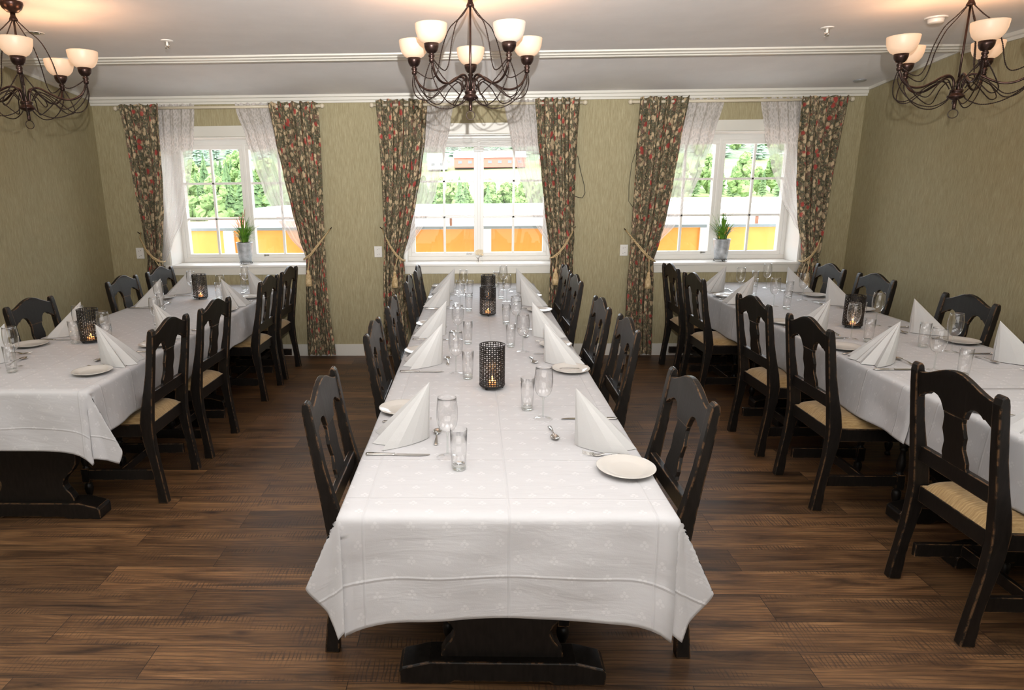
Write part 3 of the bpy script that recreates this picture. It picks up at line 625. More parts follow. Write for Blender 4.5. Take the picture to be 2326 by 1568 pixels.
for x0, x1, ys, nm in TB:
    for k, (a, c) in enumerate(ys): make_table(x0, x1, a, c, TL[(nm, k)])
ZCL = .762
def tablecloth(x0, x1, y0, y1, ovs, ovf, ovb, label, seed, nx=70, ph=0, zt=ZCL, cfs=((27, 15, .36), (30, 16, .38))):
    ny = int((y1-y0)/.04)
    W, L = x1-x0, y1-y0
    def coord(lo, hi, oa, ob, n, m):
        c = ([lo-oa+oa*i/m for i in range(m)] if oa else [])+[lo+(hi-lo)*i/n for i in range(n)]+([hi+ob*i/m for i in range(m+1)] if ob else [hi])
        return c
    X = coord(x0, x1, ovs[0], ovs[1], 30, 26); Y = coord(y0, y1, ovf, ovb, ny, 30 if ovf > .1 else 2)
    vs = []; uvs = []
    for yv in Y:
        for xv in X:
            dx = x0-xv if xv < x0 else (xv-x1 if xv > x1 else 0); dy = y0-yv if yv < y0 else (yv-y1 if yv > y1 else 0)
            if yv < y0: dy *= 1+.24*(math.exp(-dx/.10) if dx else math.exp(-min(xv-x0, (x1-xv)*1.6)/.11)+.04*math.sin(xv*13+seed))
            sx = -1 if xv < x0 else 1; sy = -1 if yv < y0 else 1
            bx = min(max(xv, x0), x1); by = min(max(yv, y0), y1); r = math.hypot(dx, dy)
            nz = noise.noise(Vector((xv*3.1+seed, yv*2.2, 0)))
            if r < 1e-6:
                vs.append((bx, by, zt+.0012*noise.noise(Vector((xv*9+seed, yv*5, 3)))))
            else:
                ph = math.degrees(math.atan2(dy, dx)) if dx > 0 or dy > 0 else 0
                if dx == 0: flare = .05+.035*nz*2; d = Vector((0, sy, 0))
                elif dy == 0:
                    flare = .045+.05*max(0, math.sin(yv*5.3+seed)*.6+nz)+cfs[0][2]*.12*math.exp(-(by-y0)/.12); d = Vector((sx, 0, 0))
                else:
                    cf = cfs[0] if sx < 0 else cfs[1]; flare = .04+cf[2]*math.exp(-((ph-cf[0])/cf[1])**2)
                    an = math.radians(90*min(1, max(0, (ph-cf[0]-cf[1]*1.2)/18))); d = Vector((sx*math.cos(an), sy*math.sin(an), 0))
                round_ = .012
                z = zt-r*math.sqrt(1-flare*flare)+round_*(math.exp(-r/.02)-1)*.0
                w = (.002 if dx and dy else .012)*noise.noise(Vector((xv*6+seed, yv*6, r*4)))*min(1, r/.15)+.007*math.sin((xv if dy > dx else yv)*17+seed)*min(1, r/.2)*(0 if dx and dy else min(1, max(0, by-y0)/.15 if dx else min(bx-x0, x1-bx)/.15))
                o = .004+flare*r+w+(.006*(1-math.exp(-r/.01)))
                vs.append((bx+d.x*o, by+d.y*o, z))
            uvs.append((xv-x0, yv-y0))
    n = len(X); fs = [(j*n+i, j*n+i+1, (j+1)*n+i+1, (j+1)*n+i) for j in range(len(Y)-1) for i in range(n-1)]
    m = MB(); m._add(vs, fs, None, True, uvs)
    o = m.build('tablecloth', 'cloth', None, 0, .0016, None, 0, 1)
    return tag(o, label, 'tablecloth', 'white tablecloths')
tablecloth(-.396, .589, 1.725, 6.42, (.235, .235), .325, .04, 'long white patterned cloth on the middle table, front corners hanging low', 3.0)
tablecloth(-2.825, -1.862, 2.923, 6.42, (.24, .24), .30, .04, 'white cloth on the left table with a pointed front corner', 11.0, cfs=((42, 15, .34), (42, 15, .34)))
tablecloth(2.052, 3.01, 2.90, 6.42, (.255, .24), 0, .04, 'white cloth over the far part of the right table', 21.0)
tablecloth(2.050, 3.012, 1.20, 2.945, (.262, .24), .25, 0, 'white cloth over the near part of the right table, cut by the picture edge', 31.0, zt=ZCL+.004)
# ------------------------------------------------------------------ place settings
PZ = ZCL+.0035
def napkin_proto():
    half = [(.213, .002), (.205, .022), (.180, .050), (.145, .080), (.095, .110), (.040, .132), (.058, .084), (.000, .060), (.022, .018), (.012, .0)]
    bp = half+[(a, -y) for a, y in half[::-1][1:]]
    m = MB(); A = Vector((.217, 0, .218)); n = 8
    pts = [Vector((a, y, 0)) for a, y in bp]; vs = []
    for i, p in enumerate(pts):
        for k in range(n+1):
            t = k/n; q = A.lerp(p, t); bul = .006*math.sin(PI*t)*(1 if (0 < i < 5 or i > len(pts)-6) else 0)
            q = q+Vector((0, math.copysign(bul, p.y) if abs(p.y) > .01 else 0, 0)); vs.append(q)
    fs = [(i*(n+1)+k, i*(n+1)+k+1, (i+1)*(n+1)+k+1, (i+1)*(n+1)+k) for i in range(len(pts)-1) for k in range(n)]
    # ties along the folds stay crisp: flat shading beyond the curved leaf
    m._add(vs, fs, None, False)
    m.f.append([0+n, n]) if False else None
    o = m.build('folded_napkin', 'napkin', None, 0, .0012, None, 0, 0)
    for p in o.data.polygons:
        c = p.center; p.use_smooth = False
    return o
def wine_proto():
    t = thing('wine_glass', 'x', 'wine glass')
    MB().lathe([(.0395, 0), (.040, .0015), (.030, .003), (.012, .006), (.005, .011)], 32, None, True, False).build('foot', 'glass', t)
    MB().lathe([(.005, .011), (.0036, .03), (.0033, .06), (.0042, .085), (.007, .094)], 12, None, True, False).build('stem', 'glassbase', t)
    bowl = [(.007, .094), (.018, .099), (.028, .110), (.0345, .125), (.0375, .143), (.0385, .162), (.0375, .185), (.0350, .208), (.0330, .224), (.0322, .225), (.0340, .207), (.0365, .185), (.0375, .162), (.0365, .143), (.0335, .126), (.027, .112), (.017, .101), (.0005, .097)]
    MB().lathe(bowl, 32, None, True, False).build('bowl', 'glass', t)
    return t
def tumbler_proto():
    t = thing('tumbler', 'x', 'water glass')
    MB().lathe([(.0245, .001), (.0255, .012), (.0275, .08), (.0295, .144), (.0287, .1445), (.0268, .08), (.0245, .022), (.0005, .018)], 32, None, True, False).build('wall', 'glass', t)
    MB().lathe([(.0005, .0), (.0235, .0), (.0248, .003), (.0248, .014), (.022, .0175), (.0005, .0165)], 32, None, True, False).build('thick_base', 'glassbase', t)
    return t
def cutlery(kind):
    m = MB()
    def ribbon(rows, th):  # rows: (x, halfwidth, z)
        vs = []
        for x, w, z in rows: vs += [(x, -w, z), (x, w, z), (x, w*.8, z+th), (x, -w*.8, z+th)]
        fs = []
        for i in range(len(rows)-1):
            for k in range(4): fs.append((4*i+k, 4*i+(k+1) % 4, 4*i+4+(k+1) % 4, 4*i+4+k))
        fs += [(0, 1, 2, 3), tuple(4*(len(rows)-1)+k for k in (3, 2, 1, 0))]
        m._add(vs, fs, None, True)
    if kind == 'knife':
        ribbon([(0, .004, 0), (.006, .009, 0), (.03, .0085, 0), (.07, .006, 0), (.098, .0055, 0), (.105, .008, 0)], .006)
        m2 = m.build('x', 'steel'); h = m2.data
        t = thing('table_knife', 'x', 'knife'); m2.name = 'handle'; m2.parent = t
        b = MB(); vs = []
        for x, a, c in ((.103, -.004, .004), (.115, -.008, .008), (.16, -.009, .008), (.20, -.008, .008), (.222, -.002, .008), (.232, .005, .008)):
            vs += [(x, a, .001), (x, c, .001), (x, c, .0028), (x, a, .0022)]
        fs = []
        for i in range(5):
            for k in range(4): fs.append((4*i+k, 4*i+(k+1) % 4, 4*i+4+(k+1) % 4, 4*i+4+k))
        fs += [(0, 1, 2, 3), (23, 22, 21, 20)]
        b._add(vs, fs); b.build('blade', 'steel', t); return t
    if kind == 'fork':
        ribbon([(0, .004, .001), (.006, .010, .001), (.03, .0085, .004), (.08, .0045, .010), (.12, .0035, .009), (.135, .008, .004), (.15, .0125, .001), (.162, .0125, .002)], .0018)
        t = thing('table_fork', 'x', 'fork'); o = m.build('handle', 'steel', t)
        for k in range(4):
            b = MB(); y = -.0108+.0072*k; b.tube([(.160, y, .003), (.178, y, .0045), (.203, y, .0095)], [.0017, .0016, .0008], 5); b.build('tine', 'steel', t)
        return t
    if kind == 'spoon':
        ribbon([(0, .004, .001), (.005, .0085, .001), (.025, .007, .003), (.06, .0035, .009), (.098, .003, .009), (.108, .005, .006)], .0018)
        t = thing('dessert_spoon', 'x', 'spoon'); m.build('handle', 'steel', t)
        g = MB().grid(10, 10, lambda u, v: ((.105+.052*(u)), (v*2-1)*.0165*math.sqrt(max(0, 1-(2*u-1)**2*.98)), .0075-.007*(1-(2*u-1)**2)*(1-(2*v-1)**2)+.0008))
        g.build('bowl', 'steel', t, 0, .0012); return t
def plate_proto():
    pr = [(.0005, .002), (.052, .002), (.056, .0), (.060, .003), (.075, .009), (.0965, .0155), (.0985, .0175), (.0975, .0185), (.094, .018), (.074, .0125), (.064, .008), (.055, .0055), (.0005, .005)]
    return MB().lathe(pr, 48, None, True, False).build('side_plate', 'china')
def single(o, cat): o['category'] = cat; return o
P = {}
P['napkin'] = single(napkin_proto(), 'napkin'); P['plate'] = single(plate_proto(), 'plate')
P['wine'] = wine_proto(); P['tumbler'] = tumbler_proto(); P['knife'] = cutlery('knife'); P['fork'] = cutlery('fork'); P['spoon'] = cutlery('spoon')
GR = {'napkin': 'folded napkins on the tables', 'plate': 'side plates on the tables', 'wine': 'wine glasses on the tables', 'tumbler': 'water glasses on the tables', 'knife': 'table knives', 'fork': 'table forks', 'spoon': 'dessert spoons'}
DS = {'napkin': 'white pointed napkin', 'plate': 'small white side plate', 'wine': 'empty stemmed wine glass', 'tumbler': 'straight clear water glass', 'knife': 'steel table knife', 'fork': 'steel table fork', 'spoon': 'small steel dessert spoon'}
for k in P: remember(P[k])
used = set(); rq = random.Random(12)
def place(kind, x, y, rz, where):
    lb = DS[kind]+', '+where; s = P[kind]
    if kind not in used:
        used.add(kind); s.location = (x, y, PZ); s.rotation_euler = (0, 0, rz); s['label'] = lb; s['group'] = GR[kind]; return s
    return dup(s, (x, y, PZ), rz, lb, GR[kind])
def setting(edge, yc, rz, where, ov={}):
    c, s = math.cos(rz), math.sin(rz)
    def at(a, bb): return edge+c*a+s*bb, yc+s*a-c*bb   # a inward from the edge, bb towards the diner's right
    j = lambda v: rq.uniform(-v, v)
    lay = {'napkin': (.0, .01, 0), 'knife': (.006, .165, .0), 'spoon': (.258, .10, PI/2), 'fork': (.008, -.165, .06), 'plate': (.095, -.275, 0), 'wine': (.30, .19, 0), 'tumbler': (.36, .30, 0)}
    for k in ('napkin', 'knife', 'spoon', 'fork', 'plate', 'wine', 'tumbler'):
        a, bb, dr = lay[k]
        if k in ov:
            if ov[k] is None: continue
            x, y = ov[k][:2]; dd = ov[k][2] if len(ov[k]) > 2 else 0
        else:
            x, y = at(a+j(.012)+(.012 if k in ('knife', 'fork') else 0), bb+j(.012)); dd = j(.05)
        place(k, x, y, rz+dr+dd, where)
o5 = {0: 'place nearest the camera', 1: 'second place from the camera', 2: 'third place from the camera', 3: 'fourth place from the camera', 4: 'place closest to the window'}
o4 = {0: o5[0], 1: o5[1], 2: o5[2], 3: o5[4]}
ML = 'left side of the middle table '; MR = 'right side of the middle table '
setting(-.396, 2.34, 0, ML+o5[0], {'wine': (-.094, 2.144), 'tumbler': (-.052, 2.049), 'knife': (-.390, 2.166, -.03), 'spoon': (-.143, 2.253, .0), 'napkin': (-.385, 2.330, .06), 'plate': (-.31, 2.64)})
setting(-.396, 3.38, 0, ML+o5[1], {'wine': (-.092, 3.205), 'tumbler': (-.030, 3.12), 'knife': (-.387, 3.243, -.03), 'spoon': (-.140, 3.37, .05), 'napkin': (-.385, 3.41, .06)})
setting(-.396, 4.14, 0, ML+o5[2], {'tumbler': (-.036, 3.86), 'wine': (-.100, 3.97)})
setting(-.396, 5.21, 0, ML+o5[3], {'tumbler': (-.038, 4.94), 'wine': (-.106, 5.05)})
setting(-.396, 5.89, 0, ML+o5[4], {'tumbler': (-.031, 5.62), 'wine': (-.09, 5.70)})
setting(.589, 2.33, PI, MR+o5[0], {'wine': (.284, 2.535), 'tumbler': (.229, 2.654), 'spoon': (.302, 2.452, .04), 'fork': (.586, 2.140, -.22), 'plate': (.511, 2.035), 'napkin': (.588, 2.285, .08), 'knife': (.590, 2.537, .0)})
setting(.589, 3.44, PI, MR+o5[1], {'wine': (.283, 3.652), 'tumbler': (.221, 3.779), 'spoon': (.318, 3.545, .1), 'plate': (.503, 3.255)})
setting(.589, 4.08, PI, MR+o5[2], {'wine': (.284, 4.28), 'tumbler': (.227, 4.443)})
setting(.589, 5.20, PI, MR+o5[3], {'wine': (.276, 5.36)})
setting(.589, 5.85, PI, MR+o5[4], {'wine': (.275, 5.986), 'tumbler': (.219, 6.22)})
LR = 'aisle side of the left table '; LL = 'wall side of the left table '
setting(-1.862, 3.49, PI, LR+o4[0], {'plate': (-2.005, 3.225), 'fork': (-1.90, 3.375, .12), 'napkin': (-1.862, 3.46, .15), 'wine': (-2.24, 3.78)})
for k, y in enumerate((4.10, 5.25, 5.87)): setting(-1.862, y, PI, LR+o4[k+1])
setting(-2.825, 3.47, 0, LL+o4[0], {'tumbler': (-2.45, 3.245), 'plate': (-2.745, 3.83), 'wine': (-2.50, 3.34)})
for k, y in enumerate((4.17, 5.29, 5.90)): setting(-2.825, y, 0, LL+o4[k+1], {'tumbler': (-2.504, 3.895), 'wine': (-2.515, 3.985)} if k == 0 else {})
RL = 'aisle side of the right table '; RR = 'wall side of the right table '
for k, y in enumerate((2.385, 3.44, 4.15, 5.27, 5.93)): setting(2.052, y, 0, RL+o5[k], {1: {'knife': (2.06, 3.272, 0)}, 2: {'wine': (2.328, 3.963), 'tumbler': (2.386, 3.885), 'napkin': None} if False else {'wine': (2.328, 3.963), 'tumbler': (2.386, 3.885)}, 4: {}}.get(k, {}))
for k, y in enumerate((3.43, 4.14, 5.17, 5.84)): setting(3.01, y, PI, RR+o4[k], {0: {'wine': (2.70, 3.63), 'tumbler': (2.627, 3.757)}, 1: {'wine': (2.705, 4.35), 'tumbler': (2.66, 4.45)}}.get(k, {}))
# ------------------------------------------------------------------ candle lanterns
def lantern():
    t = thing('candle_lantern', 'x', 'candle lantern')
    m = MB(); R, H0, H1, nc, nr = .060, .020, .212, 30, 20
    rr = random.Random(3)
    ch = (H1-H0)/nr
    def pt(u, z, r=R): a = 2*PI*u/nc; return (r*math.cos(a), r*math.sin(a), z)
    n = 8
    for j in range(nr):
        for i in range(nc):
            sym = (i*7+j*5) % 6; rad = (.32, .46, .28, .42, .36, .47)[sym]
            if j == nr-1: rad = .44 if i % 3 else .2
            if j == nr-2: rad = .42
            cu, cz = i+.5, H0+ch*(j+.5)
            o = [(i+.5+.5*a, cz+ch*.5*b_) for a, b_ in ((1, 0), (1, 1), (0, 1), (-1, 1), (-1, 0), (-1, -1), (0, -1), (1, -1))]
            vs = [pt(u, z) for u, z in o]+[pt(cu+rad*math.cos(k*PI/4), cz+ch*rad*math.sin(k*PI/4)) for k in range(n)]
            m._add(vs, [(k, (k+1) % n, n+(k+1) % n, n+k) for k in range(n)])
    m.build('pierced_shell', 'iron', t, 0, .0012)
    for z in (H0, H1):
        MB().tube([(R*math.cos(a*PI/20), R*math.sin(a*PI/20), z) for a in range(40)], .0026, 6, None, True).build('rim', 'iron', t)
    MB().lathe([(.0005, .012), (.058, .012), (.061, .016), (.061, .021), (.0005, .018)], 32, None, False, False).build('base', 'iron', t)
    for k in range(3):
        a = -2.2+2*PI*k/3; MB().sphere((.048*math.cos(a), .048*math.sin(a), .0065), .0065).build('foot', 'iron', t)
    MB().lathe([(.019, .0185), (.0195, .034), (.018, .0345), (.0005, .032)], 20).build('tealight', 'wax', t)
    MB().lathe([(.0005, .034), (.0035, .038), (.0045, .044), (.0025, .054), (.0004, .062)], 10).build('flame', 'flame', t)
    return t
LN = lantern(); remember(LN)
for k, (x, y, lb) in enumerate([(.087, 2.965, 'front of the middle table, largest and nearest the camera'), (.105, 4.76, 'middle table, in the middle of its row of three'), (.122, 5.42, 'middle table, farthest and half hidden behind another lantern'),
        (-2.422, 3.93, 'left table, nearer one by the wall side glasses'), (-2.396, 5.57, 'left table, farther one near the window'), (2.528, 4.31, 'right table between the napkins')]):
    lb = 'black pierced candle lantern, '+lb
    if k == 0: o = LN; o.location = (x, y, PZ); o['label'] = lb; o['group'] = 'candle lanterns'
    else: o = dup(LN, (x, y, PZ), .7*k, lb, 'candle lanterns')
    add_light('candle_light', 'POINT', (x, y, PZ+.072), .35, (1, .5, .18), .006)
# ------------------------------------------------------------------ chandeliers
def chandelier(loc, ang, label, dimmed=None, ring=0):
    t = thing('chandelier', label, 'chandelier', loc, math.radians(ang), 'three bronze five-armed chandeliers')
    X = 2.68-loc[2]  # ceiling above the hub origin
    MB().lathe([(.001, X), (.055, X), (.056, X-.012), (.046, X-.034), (.028, X-.05), (.010, X-.056), (.001, X-.057)], 28, None, True, False).build('canopy', 'bronze', t)
    MB().lathe([(.012, X-.055), (.013, X-.07), (.020, X-.085), (.021, X-.092), (.010, X-.096)], 16).build('collar', 'bronze', t)
    MB().tube([(0, 0, -.02), (0, 0, X-.06)], .0055, 10).build('rod', 'bronze', t)
    MB().lathe([(.001, .022), (.030, .022), (.031, .012), (.027, .008), (.030, .002), (.040, -.008), (.042, -.014), (.020, -.026), (.009, -.030), (.009, -.066), (.0105, -.070), (.006, -.075), (.001, -.075)], 24, None, True, False).build('hub', 'bronze', t)
    cr_, sr_ = math.cos(math.radians(ring-ang)), math.sin(math.radians(ring-ang))
    MB().tube([(.022*math.cos(a*PI/12)*cr_, .022*math.cos(a*PI/12)*sr_, -.098+.022*math.sin(a*PI/12)) for a in range(24)], .0022, 6, None, True).build('finial_ring', 'cable', t)
    R = .315
    def twist(pts, par, name='twisted_wire'):
        # resample, then wind two fine strands round the path
        P = [Vector(p) for p in pts]; Q = []
        for i in range(len(P)-1):
            p0 = P[max(i-1, 0)]; p1 = P[i]; p2 = P[i+1]; p3 = P[min(i+2, len(P)-1)]
            for k in range(9):
                s = k/9; Q.append(.5*((2*p1)+(p2-p0)*s+(2*p0-5*p1+4*p2-p3)*s*s+(3*p1-p0-3*p2+p3)*s**3))
        Q.append(P[-1]); m = MB()
        Lc = 0; acc = [0]
        for a, c in zip(Q, Q[1:]): Lc += (c-a).length; acc.append(Lc)
        def at(d):
            for i in range(len(acc)-1):
                if acc[i+1] >= d: return Q[i].lerp(Q[i+1], (d-acc[i])/max(1e-9, acc[i+1]-acc[i]))
            return Q[-1]
        n = int(Lc/.0035)+2
        for phs in (0, PI):
            pts2 = []
            for i in range(n+1):
                d = Lc*i/n; c = at(d); tg = (at(min(Lc, d+.002))-at(max(0, d-.002))).normalized()
                q = Vector((0, 0, 1)) if abs(tg.z) < .9 else Vector((1, 0, 0)); nx = tg.cross(q).normalized(); ny = tg.cross(nx)
                w = d*2*PI/.019+phs; pts2.append(c+(nx*math.cos(w)+ny*math.sin(w))*.0018)
            m.tube(pts2, .0019, 4)
        return m.build(name, 'cable', par)
    for k in range(5):
        a = 2*PI*k/5; ca, sa = math.cos(a), math.sin(a)
        def pt(r, z, sd=0): return (r*ca-sd*sa, r*sa+sd*ca, z)
        arm = [(.018, .01), (.022, .06), (.035, .085), (.055, .095), (.085, .088), (.13, .062), (.18, .040), (.23, .038), (.27, .055), (.298, .085), (R, .13)]
        PP = []
        A = [Vector(pt(*q)) for q in arm]
        for i in range(len(A)-1):
            p0 = A[max(i-1, 0)]; p1 = A[i]; p2 = A[i+1]; p3 = A[min(i+2, len(A)-1)]
            for q in range(5):
                s = q/5; PP.append(.5*((2*p1)+(p2-p0)*s+(2*p0-5*p1+4*p2-p3)*s*s+(3*p1-p0-3*p2+p3)*s**3))
        PP.append(A[-1])
        MB().tube(PP, .0058, 10).build('arm', 'bronze', t)
        tr = Matrix.Translation(pt(R, 0))
        MB().lathe([(.006, .118), (.013, .124), (.014, .134), (.010, .140), (.015, .146), (.015, .154), (.010, .159), (.021, .163), (.029, .173), (.034, .187), (.0355, .204), (.001, .202)], 20, tr).build('lamp_cup', 'bronze', t)
        mat = 'shade2' if k == dimmed else 'shade'
        prof = [(.012, .200), (.034, .203), (.052, .214), (.066, .232), (.074, .255), (.0775, .282), (.0775, .290), (.0745, .290), (.0745, .282), (.071, .257), (.063, .236), (.049, .219), (.030, .208), (.001, .206)]
        MB().lathe(prof, 36, tr, True, False).build('lamp_shade', mat, t)
        # wires: from the collar down to the arm, and loops from the lamp neck under the arm to the hub
        twist([pt(.014, X-.09), pt(.06, X-.14), pt(.115, .33), pt(.155, .24), pt(.18, .14), pt(.205, .10), pt(.24, .10), pt(.285, .125), pt(.305, .14)], t, 'support_wire')
        twist([pt(R-.004, .125), pt(R-.002, .07), pt(.27, .005), pt(.20, -.045), pt(.12, -.060), pt(.055, -.035), pt(.03, -.005)], t)
        for sd in (-1, 1):
            twist([pt(R, .125, sd*.008), pt(.305, .06, sd*.05), pt(.262, -.005, sd*.095), pt(.20, -.02, sd*.085), pt(.13, .045, sd*.045), pt(.07, .072, sd*.02), pt(.034, .03, sd*.01)], t)
        add_light('lamp_bulb', 'POINT', pt(R, .285), .25 if k == dimmed else 2.0, (1, .55, .30), .025, parent=t)
    return t
chandelier((-.014, 3.6, 2.163), 18, 'bronze chandelier with five glass bowls hanging above the middle table', dimmed=4)
chandelier((-2.46, 3.72, 2.155), 14, 'bronze chandelier with glass bowls cut by the left picture edge', ring=62)
chandelier((2.57, 3.74, 2.155), 35.5, 'bronze chandelier with glass bowls cut by the right picture edge', ring=-28)
# ------------------------------------------------------------------ ceiling fittings
for x, y, lb in ((-2.07, 4.69, 'left of the middle chandelier'), (2.29, 4.62, 'right of the middle chandelier')):
    t = thing('sprinkler', 'small ceiling sprinkler head '+lb, 'sprinkler', (x, y, 2.68), 0, 'ceiling sprinklers')
    MB().lathe([(.001, 0), (.04, 0), (.038, -.005), (.012, -.008), (.001, -.008)], 24, None, False, False).build('escutcheon', 'plastic', t)
    MB().lathe([(.008, -.008), (.009, -.03), (.006, -.034), (.001, -.034)], 12).build('body', 'plastic', t)
    MB().tube([(-.012, 0, -.01), (-.014, 0, -.03), (-.004, 0, -.05)], .0025, 6).tube([(.012, 0, -.01), (.014, 0, -.03), (.004, 0, -.05)], .0025, 6).build('frame_arms', 'steel', t)
    MB().lathe([(.001, -.05), (.016, -.05), (.016, -.052), (.001, -.052)], 16).build('deflector', 'steel', t)
t = thing('smoke_detector', 'white round detector on the ceiling near the right chandelier', 'smoke detector', (2.83, 4.4, 2.68))
MB().lathe([(.001, 0), (.062, 0), (.060, -.008), (.001, -.01)], 28, None, False, False).build('base', 'plastic', t)
MB().lathe([(.045, -.009), (.042, -.030), (.030, -.036), (.001, -.036)], 28).build('sensor_housing', 'plastic', t, .002)
t = thing('ceiling_vent', 'flat round vent ring on the ceiling by the left chandelier', 'vent', (-2.80, 4.42, 2.68))
MB().lathe([(.035, -.001), (.055, -.003), (.058, 0), (.001, 0)], 28, None, False, False).build('ring', 'plastic', t)
MB().lathe([(.001, -.002), (.028, -.004), (.03, -.001)], 24, None, False, False).build('disc', 'steel', t)
tag(MB().lathe([(.001, -.006), (.05, -.005), (.053, 0), (.001, 0)], 24, Matrix.Rotation(-.089, 4, 'X')).build('ceiling_vent', 'zinc', None, 0, 0, (3.42, 6.22, 2.5825)), 'small grey disc on the sloped ceiling near the right corner', 'vent')
# ------------------------------------------------------------------ window sill things
def plant(x, label, tall, seed):
    t = thing('potted_grass', label, 'plant', (x, 6.63, Z0+.004)); t.scale = (1.32, 1.32, 1.3)
    st = MB()
    for k in range(3):
        a = .5+2*PI*k/3; st.tube([(.045*math.cos(a), .045*math.sin(a), .014), (.052*math.cos(a), .052*math.sin(a), .0025), (.040*math.cos(a+.5), .040*math.sin(a+.5), .0025)], .0022, 6)
    st.tube([(.047*math.cos(a*PI/12), .047*math.sin(a*PI/12), .014) for a in range(24)], .002, 6, None, True)
    st.build('wire_stand', 'iron', t)
    MB().lathe([(.001, .017), (.044, .017), (.050, .06), (.056, .105), (.060, .158), (.0625, .165), (.0625, .170), (.0585, .170), (.0575, .155), (.052, .10), (.001, .10)], 32, None, True, False).build('zinc_pot', 'zinc', t)
    r = random.Random(seed); s = MB().lathe([(.001, .150), (.0575, .150), (.0575, .158), (.001, .163)], 24, None, False, False)
    for k in range(22): a = r.uniform(0, 6.28); q = r.uniform(.01, .05); s.sphere((q*math.cos(a), q*math.sin(a), .163), r.uniform(.006, .011), 6, 4)
    s.build('soil', 'soil', t)
    m = MB(); n = 150
    for k in range(n):
        a = r.uniform(0, 2*PI); q = r.uniform(0, .022); L = r.uniform(.15, .28)*tall; lean = r.uniform(.08, 1)**.9; dr = lean*L*.75; w = r.uniform(.0024, .0040)
        fl = r.uniform(.0, .07) if lean > .4 else 0; pts = []
        for i in range(7):
            s_ = i/6; rad = q+dr*s_**1.6; z = .155+L*(s_-.42*lean*s_*s_)-fl*s_**3
            pts.append((rad*math.cos(a)+.01*math.cos(a*3), rad*math.sin(a)*.6, z))
        c = Vector((-math.sin(a), math.cos(a), 0)); vs = []
        for i, p in enumerate(pts): ww = w*(1-(i/6)**3)+.0004; vs += [Vector(p)-c*ww, Vector(p)+c*ww]
        m._add(vs, [(2*i, 2*i+1, 2*i+3, 2*i+2) for i in range(6)], None, True)
    m.build('grass_blades', 'leaf', t)
    return t
pl = plant(-2.345, 'potted grass with a pink plume in a zinc pot on the left sill', 1.0, 4)
m = MB()
for a, L in ((.2, .27), (1.7, .24), (3.6, .22)):
    m.tube([(0, 0, .155), (.01*math.cos(a), .01*math.sin(a), .155+L*.6), (.022*math.cos(a), .022*math.sin(a), .155+L)], [.001, .0012, .0008], 5)
    for k in range(14): b_ = a+k*2.4; z = .155+L*(.62+.38*k/14); q = .018*(k/14)+.006; m.tube([(q*math.cos(a), q*math.sin(a), z-.01), ((q)*math.cos(a)+.010*math.cos(b_), q*math.sin(a)+.010*math.sin(b_), z+.02)], [.0015, .0004], 4)
m.build('plume', 'plume', pl)
plant(2.49, 'potted green grass in a zinc pot on the right sill', .95, 9)
t = thing('flower_glass', 'little glass of cream blossoms and a dark twig on the middle sill', 'vase', (.062, 6.64, Z0+.004))
MB().lathe([(.030, 0), (.032, .01), (.024, .03), (.030, .055), (.034, .065)], 24, None, True, False).build('glass_cup', 'glass', t)
m = MB(); r = random.Random(2)
for k in range(16): a = r.uniform(0, 6.28); q = r.uniform(0, .030); m.sphere((q*math.cos(a), q*math.sin(a), .075+r.uniform(0, .05)), r.uniform(.012, .02), 8, 6)
m.build('blossoms', 'blossom', t)
MB().tube([(-.01, -.02, .004), (-.016, -.028, .04), (.0, -.034, .062), (.03, -.03, .066)], .0022, 6).tube([(-.016, -.028, .04), (-.035, -.03, .06)], .0016, 6).build('twig', 'twig', t)
# ------------------------------------------------------------------ outside
t = thing('balcony_railing', 'orange boarded balcony parapet with grey cap and reddish handrail outside the windows', 'railing', (0, 8.6, 0))
m = MB(); posts = (-5.6, -3.24, -1.4+.0, .165, 1.7, 3.0, 5.4)
MB().box((0, .03, .58), (14, .03, 1.16)).build('orange_boarding', 'orange', t)
MB().box((0, 0, 1.185), (14, .14, .035)).build('cap', 'cap', t)
for x in (-5.4, -3.24, .165, 3.005, 5.6): MB().box((x, -.0, .58), (.13, .05, 1.165)).build('white_post', 'outwhite', t)
MB().box((0, .12, 1.315), (14, .06, .035)).build('handrail', 'rail', t)
for x in (-4.6, -1.95, -.30, 1.8, 3.7): MB().box((x, .12, 1.25), (.035, .03, .13)).build('rail_post', 'rail', t)
tag(MB().box((0, 7.9, -.3), (14, 1.9, .1)).build('balcony_deck', 'outwhite'), 'pale balcony deck outside the windows', 'deck')
tag(MB().box((0, 7.30, 2.92), (14, .76, .05)).box((0, 7.66, 2.42), (14, .03, .16)).build('roof_eave', 'rail'), 'reddish eave board above the windows outside', 'eave')
def ground_z(x, y):
    if y < 110: return -5.2
    if y < 240: return -5.2+(y-110)*.0935
    return 6.94+(y-240)*.16
def gfn(u, v):
    y = lerp(9.5, 24, v/.1) if v < .1 else 24+(900-24)*((v-.1)/.9)**2; x = (u*2-1)*y*.95
    return (x, y, ground_z(x, y)+(.8*noise.noise(Vector((x*.02, y*.02, 0))) if y > 100 else 0))
g = MB().grid(40, 60, gfn).build('meadow', 'grass'); g['kind'] = 'structure'
def hfn(u, v):
    y = lerp(264, 900, v**1.5); x = (u*2-1)*y*.95
    return (x, y, ground_z(x, y)+1.0*min(1, v*20)+2.5*noise.noise(Vector((x*.03, y*.03, 0)))*min(1, v*6))
g = MB().grid(60, 60, hfn).build('forest_hillside', 'forestfloor'); g['kind'] = 'structure'
def ws():
    return r.choice((r.uniform(-.53, -.22), r.uniform(-.16, .19), r.uniform(.22, .54)))
ya = MB().box((0, 60, -5.13), (120, 76, .1)).build('gravel_yard', 'asphalt'); ya['kind'] = 'structure'
